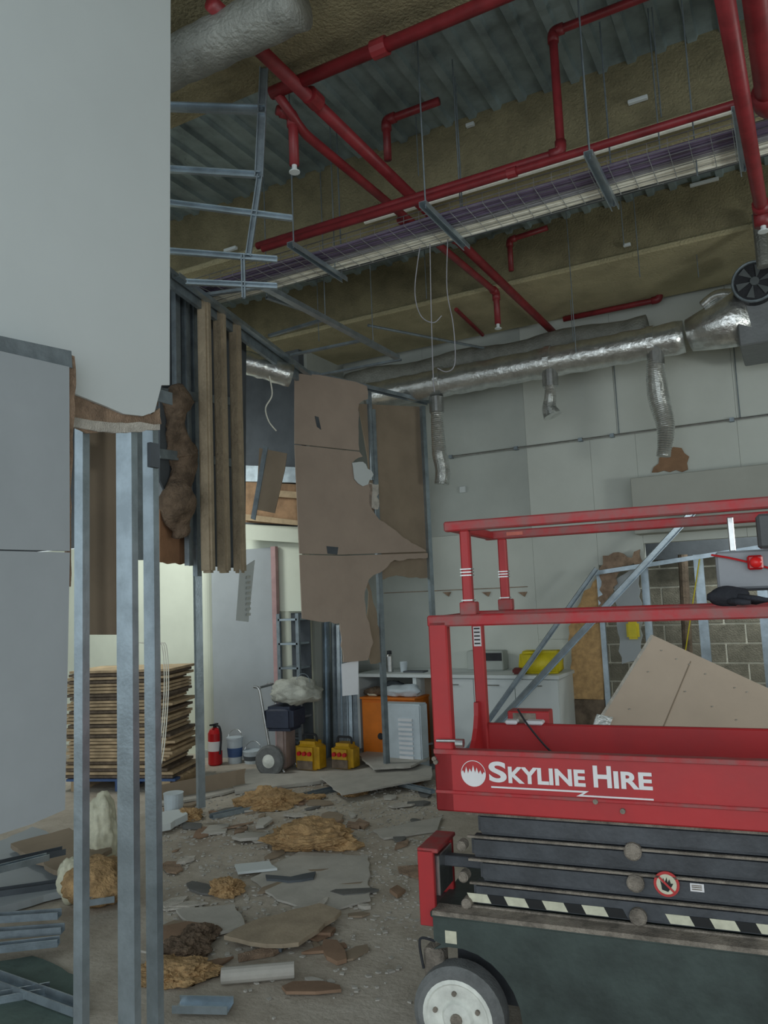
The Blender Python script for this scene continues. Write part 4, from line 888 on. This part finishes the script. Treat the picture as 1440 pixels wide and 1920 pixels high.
# hanger wires
rods = sorted([(865, 90, 420, 4.2), (785, 180, 330, 4.6), (1243, 225, 345, 4.4), (1308, 0, 330, 4.2), (775, 0, 100, 3.3), (1105, 60, 300, 4.45), (1080, 320, 660, 6.5), (628, 300, 500, 4.2), (1170, 330, 460, 5.8), (1240, 60, 220, 4.4), (598, 540, 640, 6.0), (530, 300, 560, 5.6), (1310, 300, 520, 6.9), (1075, 400, 640, 7.3), (1200, 330, 520, 6.3), (800, 250, 560, 5.9)])
for i, (px, y0, y1, vv) in enumerate(rods):
    a, b = atv(px, y0, vv), atv(px, y1, vv); bm = nb(); tube(bm, [(b.x, b.y, b.z), (b.x, b.y, 5.0)], .004, 5)
    fin('hanger_wire', bm, galv_dull, label='thin vertical ceiling hanger wire, %s of them from the left' % ORD[i], cat='wire', group='ceiling hanger wires')
loops = [[(790, 446), (778, 540), (788, 590), (812, 605), (828, 592)], [(806, 442), (808, 560), (812, 700), (815, 735)], [(840, 434), (838, 540), (850, 610), (853, 680), (838, 697), (820, 690)]]
for pts, lab in zip(loops, ('pale cable hanging in a hook shaped loop below the tray', 'straight thin cable hanging from the tray down to the duct', 'wavy pale cable hanging right of the hooked cable')):
    bm = nb(); tube(bm, spline([atv(x, y, 4.30) for x, y in pts], 8), .0035, 6); fin('hanging_cable', bm, cable_grey, label=lab, cat='cable', smooth=True)
bm = nb(); tube(bm, spline([atd(x, y, 6.0) for x, y in ((505, 705), (510, 740), (498, 765), (504, 790), (518, 808))], 8), .006, 6); fin('hanging_cable', bm, cable_white, label='short pale cable dangling in the dark gap under the foil duct', cat='cable', smooth=True)
# small brackets on beams; white colour stands for light glinting off steel
for px, py, vv, w_, lab in ((1195, 185, 4.79, .12, 'small bracket with painted white glint on the face of the middle beam, right'), (880, 232, 4.79, .06, 'tiny bracket with painted white glint on the middle beam near its centre'), (1175, 458, 6.58, .06, 'tiny bracket with painted white glint on the far beam face'), (1320, 340, 6.58, .22, 'long white bracket high on the far beam below the tray, right'), (430, 466, 4.6, .12, 'small bracket with painted white glint in the dark upper left')):
    p = atv(px, py, vv); bm = nb(); box(bm, (p.x-w_/2, vv, p.z-.012), (p.x+w_/2, vv+.03, p.z+.012)); bevel(bm, .003); fin('bracket', bm, white_board, label=lab, cat='bracket')
# main silver duct
dz = 3.90; du = thing('silver_duct', (-2, 7.2, dz-.15), 'long foil wrapped air duct along the back wall', 'duct')
def wr(r, k=.03):
    return lambda i: r*(1+k*math.sin(i*2.3)+k*.7*math.sin(i*5.1+1))
bm = nb(); pts = [(-3.95+.075*i, 7.2, dz-.03+.03*i/45) for i in range(44)]; tube(bm, pts, wr(.145), 22); fin('duct_run', bm, foil, du, smooth=True)
for uu in (-3.1, -1.95, -1.0):
    bm = nb(); tube(bm, [(uu-.03, 7.2, dz-.01), (uu+.03, 7.2, dz-.01)], .158, 22); fin('duct_joint', bm, foil, du)
bm = nb(); p = atv(1345, 610, 7.2)
ring = []
tube(bm, [(-.68, 7.2, dz), (-.5, 7.18, dz+.02), (-.15, 7.1, dz+.06)], lambda i: (.145, .19, .27)[i], 20); fin('duct_cone', bm, foil, du, smooth=True)
bm = nb(); pts = [(-4.4+.09*i, 7.55, 4.16+.02*math.sin(i*.5)) for i in range(38)]; tube(bm, pts, wr(.13, .02), 18)
fin('insulated_duct', bm, duct_grey, label='dull grey insulated duct just above the silver duct', cat='duct', smooth=True)
bm = nb(); pts = spline([(-4.35, 7.25, 3.84), (-4.2, 7.2, 3.85), (-3.92, 7.2, 3.86)], 8); tube(bm, pts, .12, 16); fin('duct_bend', bm, duct_grey, du, smooth=True, label='dull grey bend at the left end')
# flexible drops
def flex(pts, r, lab, trim_=0):
    pts = spline(pts, 14); t = thing('flexible_duct', pts[-1], lab, 'duct'); bm = nb(); fine = []
    for a, b in zip(pts, pts[1:]): fine += [a.lerp(b, k/2) for k in range(2)]
    fine.append(pts[-1]); tube(bm, fine, lambda i: (r(i/len(fine)) if callable(r) else r)*(1+.09*(i % 2)), 16); fin('flex_hose', bm, foil, t)
    p = pts[0]; bm = nb(); lathe(bm, p, [(.075, -.12), (.075, .04)], 18); fin('spigot', bm, steel, t)
P3 = lambda x, y: atv(x, y, 7.15)
flex([P3(818, 752), P3(820, 800), P3(824, 850), P3(830, 880), P3(828, 908)], lambda s: .052+.02*min(1, s*2), 'crinkled foil hose hanging at the left end of the silver duct')
flex([P3(1031, 702), P3(1032, 740), P3(1030, 765), P3(1036, 780)], lambda s: .05+.035*s*s, 'short foil stub hanging from the middle of the silver duct')
flex([P3(1228, 660), P3(1230, 705), P3(1236, 750), P3(1248, 800), P3(1244, 856)], lambda s: .058+.03*math.sin(min(1, s*1.1)*PI), 'long foil hose hanging at the right of the silver duct')
# fan unit
a = atv(1375, 640, 6.95); fu = thing('air_unit', (.35, 7.2, 3.75), 'grey ceiling air unit with a dark round fan at the right edge', 'air unit')
ca = atv(1382, 600, 6.9); bm = nb(); box(bm, (ca.x, 6.9, atv(1440, 640, 6.9).z), (1.4, 7.6, atv(1440, 548, 6.9).z)); bevel(bm, .01); fin('unit_casing', bm, mat('unit_casing', (128, 132, 134), .5, .2, var=.08, scale=4), fu)
c = atv(1415, 528, 6.8); bm = nb(); tube(bm, [c+V((0, .0, 0)), c+V((0, .12, 0))], .17, 28); fo = fin('fan_drum', bm, dark, fu)
bm = nb(); pts = [c+V((.165*math.cos(a_), -.01, .165*math.sin(a_))) for a_ in (2*PI*k/28 for k in range(29))]; tube(bm, pts, .012, 6, False); fin('fan_rim', bm, galv_dull, fo)
bm = nb()
for k in range(6):
    a_ = 2*PI*k/6; d1 = V((math.cos(a_), 0, math.sin(a_))); d2 = V((math.cos(a_+.45), 0, math.sin(a_+.45))); prism(bm, [c+d1*.03-V((0, .008, 0)), c+d1*.14-V((0, .015, 0)), c+d2*.14-V((0, .006, 0))], (0, -.004, 0))
lathe(bm, c-V((0, .02, 0)), [(.035, 0), (.035, .02)], 14, 'Y'); fin('fan_blades', bm, mat('fan_blade_grey', (92, 98, 100), .6), fo)
bm = nb(); tube(bm, [(c.x, 6.9, c.z), (c.x, 7.2, 4.0)], .06, 12); fin('fan_mount', bm, slate, fu)
bm = nb(); p = atv(1370, 560, 7.15); tube(bm, spline([(p.x-.22, 7.1, p.z-.03), (p.x-.1, 7.05, p.z+.02), (p.x+.05, 7.0, p.z-.02), (p.x+.12, 6.95, p.z-.05)]), .045, 12); fin('side_hose', bm, foil, fu, smooth=True)
# vertical white riser at far right edge
bm = nb(); a = atv(1432, 400, 6.5); b = atv(1432, 500, 6.5); tube(bm, [b, V((b.x, b.y, 4.55))], .05, 12); fin('riser', bm, duct_grey, label='short pale riser pipe at the right edge above the fan', cat='pipe')
# upper-left ducts
bm = nb(); pts = [atz(300, 130, 4.3).lerp(atz(560, 5, 4.3), k/14) for k in range(15)]; tube(bm, pts, wr(.11), 18); fin('foil_duct', bm, duct_grey, smooth=True, label='grey duct crossing at upper left beside the white board', cat='duct')
bm = nb(); a = atd(430, 670, 6.4); b = atd(545, 705, 6.6); pts = [a.lerp(b, k/12) for k in range(13)]; tube(bm, pts, wr(.1, .05), 18); fin('foil_duct', bm, foil, smooth=True, label='shiny foil duct end behind the clad posts', cat='duct')

# metal furring ladder right of the white board
fl = thing('furring_frame', atd(480, 480, 3.8), 'hanging light steel furring grid right of the tall white board', 'frame')
D_ = 3.8
def fb(a, b, w, m, name='furring_channel', hint=None):
    bm = nb(); channel(bm, atd(*a, D_), atd(*b, D_), w, .02, hint or -FW); fin(name, bm, m, fl)
fb((466, 482), (488, 330), .03, galv_dull, 'upright'); fb((486, 335), (503, -30), .045, galv_dull, 'upright'); fb((456, 480), (458, 560), .02, galv_dull, 'upright')
for a, b, w in (((240, -4), (505, 20), .05), ((240, 200), (500, 208), .05), ((240, 314), (488, 330), .035), ((240, 372), (548, 411), .03), ((240, 466), (520, 488), .03), ((350, 530), (520, 538), .028)): fb(a, b, w, galv)
# ceiling grid remnant
gz = 3.8; cg = thing('ceiling_grid', (-3.0, 5, gz), 'remnant of suspended ceiling channel grid above the partition', 'grid')
bm = nb(); a, b = atz(495, 542, gz), atz(745, 674, gz); channel(bm, a, b, .05, .035, (0, 0, 1)); fin('main_channel', bm, galv, cg)
for pts in (((505, 632), (612, 600)), ((545, 668), (690, 638)), ((600, 705), (752, 676)), ((350, 560), (500, 540)), ((590, 590), (500, 560))):
    bm = nb(); channel(bm, atz(*pts[0], gz+.02), atz(*pts[1], gz+.02), .03, .02, (0, 0, 1)); fin('cross_channel', bm, galv_dull, cg)
for pts in (((500, 555), 5.0), ((610, 600), 5.0), ((700, 650), 4.9)):
    p = atz(*pts[0], gz); bm = nb(); tube(bm, [p, V((p.x, p.y, 5.0))], .004, 5); fin('hanger', bm, galv_dull, cg)
bm = nb(); tube(bm, [atz(690, 610, 4.25), atz(935, 658, 4.25)], .014, 8); fin('steel_rod', bm, galv_dull, label='thin dark steel rod sloping above the left end of the silver duct', cat='rod')
bm = nb(); tube(bm, [atz(855, 580, 4.45), atz(905, 628, 4.45)], .02, 8); fin('steel_rod', bm, pipe_red, label='short dim brown rod under the far khaki beam', cat='rod')

# ================================================================ FLOOR DEBRIS
def slab(pts, z0, t, m, label, cat='board', name='plasterboard_piece', rough=1, seed=0, group=None, tilt=None):
    P = [atz(x, y, z0) for x, y in pts]
    if tilt:
        for p, h in zip(P, tilt): p.z += h
    P = roughsides(P, [rough], seed, .012, .07); bm = nb(); prism(bm, P, (0, 0, t)); return fin(name, bm, m, label=label, cat=cat, group=group)
pb_grey = mat('pb_grey', (190, 186, 178), .9, var=.08, scale=5, bump=.1)
slab([(425, 1452), (560, 1438), (690, 1412), (745, 1416), (730, 1440), (600, 1470), (440, 1490)], .005, .03, pb_grey, 'long grey plasterboard sheet on the floor below the stud bundle', seed=1)
slab([(600, 1460), (760, 1428), (810, 1440), (808, 1462), (640, 1492)], .06, .015, pb_grey, 'pale plasterboard sheet lying left of the lift', seed=2)
slab([(670, 1418), (742, 1395), (800, 1400), (806, 1424), (770, 1440), (700, 1444)], .10, .02, pb_grey, 'raised grey sheet on the debris heap before the counter', seed=3)
slab([(740, 1380), (812, 1372), (812, 1396), (752, 1402)], .16, .02, white_board, 'white sheet topmost on the heap before the counter', seed=4)
slab([(300, 1512), (380, 1500), (600, 1446), (560, 1446), (300, 1496)], .006, .02, pb_grey, 'narrow grey board along the partition line', seed=5)
P = [atz(300, 1506), atz(445, 1480)]; bm = nb(); h = .17
prism(bm, roughsides([P[0], P[1], P[1]+V((0, 0, h)), P[0]+V((0, 0, h*.9))], [0, 1, 0, 0], 6), V((.03, .09, 0))); fin('board_offcut', bm, brown_board, label='long brown board offcut on edge behind the lone stud', cat='board')
slab([(420, 1762), (470, 1735), (600, 1700), (640, 1715), (560, 1775), (500, 1778)], .03, .02, mat('pb_tan', (176, 160, 138), .9, var=.12, scale=6), 'tan board piece with dark broken end in mid floor', seed=7)
slab([(500, 1766), (540, 1762), (528, 1786), (508, 1782)], .01, .03, slate, 'dark chunk at the end of the tan board piece', seed=8, name='dark_chunk')
slab([(498, 1646), (545, 1650), (592, 1640), (588, 1652), (540, 1658), (500, 1654)], .01, .02, slate, 'thin dark strip on the open floor', seed=9, name='dark_strip', cat='strip')
slab([(560, 1600), (690, 1608), (695, 1690), (600, 1715), (520, 1690), (470, 1650)], .005, .012, pb_grey, 'wide flat grey sheet in mid floor', seed=10)
slab([(440, 1625), (505, 1618), (520, 1632), (446, 1640)], .02, .015, white_board, 'small pale flake left of the dark strip', seed=11)
slab([(700, 1560), (830, 1535), (820, 1560), (720, 1575)], .004, .015, pb_grey, 'thin grey board near the red lift bracket', seed=12)
slab([(330, 1710), (440, 1700), (460, 1740), (380, 1760)], .01, .015, pb_grey, 'grey fragment beside the brown wool clump', seed=13)
slab([(300, 1535), (345, 1528), (352, 1538), (320, 1556), (300, 1560)], .02, .05, white_board, 'white plaster lump beside the left studs', seed=14)
# pipe roll
bm = nb(); a, b = atz(415, 1830, .04), atz(552, 1818, .04); tube(bm, [a, b], .035, 14); fin('pale_tube', bm, pb_grey, label='pale tube lying on the floor near the bottom', cat='tube')
bm = nb(); a, b = atz(720, 1466, .03), atz(812, 1488, .03); channel(bm, a, b, .05, .03, (0, 0, 1)); fin('loose_stud', bm, galv, label='bright steel stud on the floor left of the lift', cat='stud')
bm = nb(); a, b = atz(655, 1410, .1), atz(740, 1400, .1); channel(bm, a, b, .03, .02, (0, 0, 1)); fin('loose_stud', bm, galv, label='short steel track on the heap left of the orange cabinet', cat='stud')
bm = nb(); a, b = atz(330, 1890, .02), atz(432, 1892, .02); channel(bm, a, b, .09, .03, (0, 0, 1)); fin('loose_stud', bm, galv, label='bluish steel stud lying at the bottom beside the left studs', cat='stud')
# insulation clumps
for i, (px, py, s, m, lab) in enumerate(((500, 1512, (.24, .15, .10), wool, 'orange mineral wool clump at the foot of the grey sheets'), (585, 1585, (.33, .2, .11), wool, 'largest orange mineral wool heap in mid floor'), (560, 1500, (.2, .1, .03), wool, 'flat orange wool scrap behind the largest heap'), (425, 1675, (.09, .08, .06), wool, 'small round orange wool tuft left of the dark strip'),
                                  (352, 1536, (.12, .1, .06), wool, 'small pale wool tuft by the lone stud foot'), (375, 1760, (.10, .09, .05), wool_dark, 'brown wool clump near the left studs'), (330, 1830, (.18, .12, .05), wool, 'low orange wool clump at lower left'), (345, 1790, (.12, .1, .05), wool_dark, 'flat dull wool scrap at lower left'), (665, 1488, (.14, .1, .04), wool, 'thin wool scrap near the pale sheets'))):
    p = atz(px, py); bm = nb(); clump(bm, (p.x, p.y, s[2]*.35), s, i+1, 5, .42, YAW)
    rr_ = random.Random(i)
    for k in range(0 if m is wool_dark else 50):
        a_ = rr_.uniform(0, 2*PI); q0_ = V((p.x+s[0]*.9*math.cos(a_)*rr_.random()**.4, p.y+s[1]*.9*math.sin(a_)*rr_.random()**.4, rr_.uniform(.01, s[2]*.9)))
        q1_ = q0_+V((rr_.uniform(-.04, .04), rr_.uniform(-.04, .04), rr_.uniform(0, .02))); tube(bm, [q0_, (q0_+q1_)/2+V((0, 0, .01)), q1_], lambda j: (.006, .004, .001)[j], 3)
    fin('insulation_clump', bm, m, label=lab, cat='insulation', smooth=False)
# scattered fragments, each an object
rnd = random.Random(21); frag_m = [pb_grey, pb_grey, brown_board, plaster, mat('scrap_brown', (150, 122, 100), .9), mat('scrap_slate', (112, 112, 110), .9), torn_paper]
for i in range(120):
    if i < 78: px, py = rnd.uniform(300, 800), 1450+abs(rnd.gauss(0, 75))
    else: px, py = rnd.uniform(300, 700), rnd.uniform(1560, 1860)
    p = atz(px, py); L_ = rnd.uniform(.04, .17); W_ = L_*rnd.uniform(.25, .7); n = rnd.randint(4, 7); a0 = rnd.uniform(0, 6)
    P = [V((L_*math.cos(a0*0+2*PI*k/n)*rnd.uniform(.7, 1.1), W_*math.sin(2*PI*k/n)*rnd.uniform(.7, 1.1), 0)) for k in range(n)]
    M = Matrix.Translation(V((p.x, p.y, .004+rnd.uniform(0, .02)))) @ Matrix.Rotation(a0, 4, 'Z') @ Matrix.Rotation(rnd.uniform(-.12, .12), 4, 'X')
    bm = nb(); prism(bm, P, (0, 0, rnd.choice((.01, .013, .02)))); bm.transform(M)
    mn = min(v.co.z for v in bm.verts)
    for v in bm.verts: v.co.z += .002-mn
    k = rnd.randrange(len(frag_m)); nm = ['grey', 'grey', 'brown', 'whitish', 'brown wooden', 'slate coloured', 'tan paper faced'][k]
    siz = 'tiny' if L_ < .07 else ('long' if W_ < L_*.4 else ('broad' if L_ > .12 else 'small'))
    reg = ('by the partition foot' if py < 1500 and px < 560 else 'beside the pale sheets left of the lift' if py < 1500 else 'left of the largest wool heap' if py < 1620 and px < 510 else 'around the largest wool heap' if py < 1620 and px < 680
           else 'near the red lift bracket' if py < 1620 else 'on the left of the mid floor' if py < 1720 and px < 470 else 'around the flat grey sheet' if py < 1720 else 'by the pale tube' if px < 560 else 'on the open floor before the lift')
    lab_ = '%s %s board fragment %s' % (siz, nm, reg)
    fin('board_fragment', bm, frag_m[k], label=lab_, cat='fragment', group=lab_.replace('fragment', 'fragments'))
# crumbs: uncountable
bm = nb(); rnd = random.Random(3)
for i in range(2600):
    px = rnd.uniform(295, 830); py = 1445+abs(rnd.gauss(0, 150)); 
    if py > 1915: continue
    p = atz(px, py); s = rnd.uniform(.004, .018); n = 4; z = rnd.uniform(.003, .008)
    a0 = rnd.uniform(0, 6); P = [V((p.x+s*math.cos(a0+k*1.57)*rnd.uniform(.5, 1.4), p.y+s*math.sin(a0+k*1.57)*rnd.uniform(.5, 1.2), .001)) for k in range(4)]
    prism(bm, P, (0, 0, z))
fin('plaster_crumbs', bm, pb_grey, label='small plaster crumbs littering the dusty floor', cat='rubble', kind='stuff')
# bottom-left heap of loose studs behind the open wall
for i, (a, b, w_, z, m) in enumerate((((-120, 1735), (112, 1720), .06, .12, galv_dull), ((-120, 1765), (118, 1748), .06, .08, galv_dull), ((-100, 1795), (110, 1772), .05, .06, galv), ((-80, 1690), (130, 1660), .07, .05, slate), ((-60, 1890), (92, 1862), .06, .02, galv), ((-20, 1640), (90, 1612), .05, .25, galv), ((160, 1698), (215, 1690), .04, .05, galv), ((120, 1600), (-100, 1650), .08, .2, slate), ((-40, 1830), (150, 1900), .07, .03, galv_dull))):
    bm = nb(); channel(bm, atz(*a, z), atz(*b, z), w_, .035, (0, 0, 1)); fin('loose_stud', bm, m, label='%s loose steel stud in the dim heap at the bottom left' % ('uppermost dark', 'long mid-grey', 'short bright', 'dark lower', 'bottommost bright', 'thin high', 'tiny', 'broad dark', 'diagonal')[i], cat='stud', group='stud heap at bottom left')
slab([(-120, 1640), (60, 1560), (140, 1590), (130, 1680), (-100, 1740)], .01, .04, grey_board, 'grey crumpled board under the stud heap at bottom left', seed=30)
slab([(-120, 1830), (60, 1800), (150, 1840), (140, 1960), (-120, 1990)], .004, .02, mat('green_grey', (92, 110, 104), .9, var=.15, scale=4), 'dull greenish sheet on the floor at bottom left', seed=31, name='sheet')
slab([(20, 1590), (130, 1560), (210, 1600), (120, 1650)], .08, .03, brown_board, 'brown board lying across the heap at bottom left', seed=32)
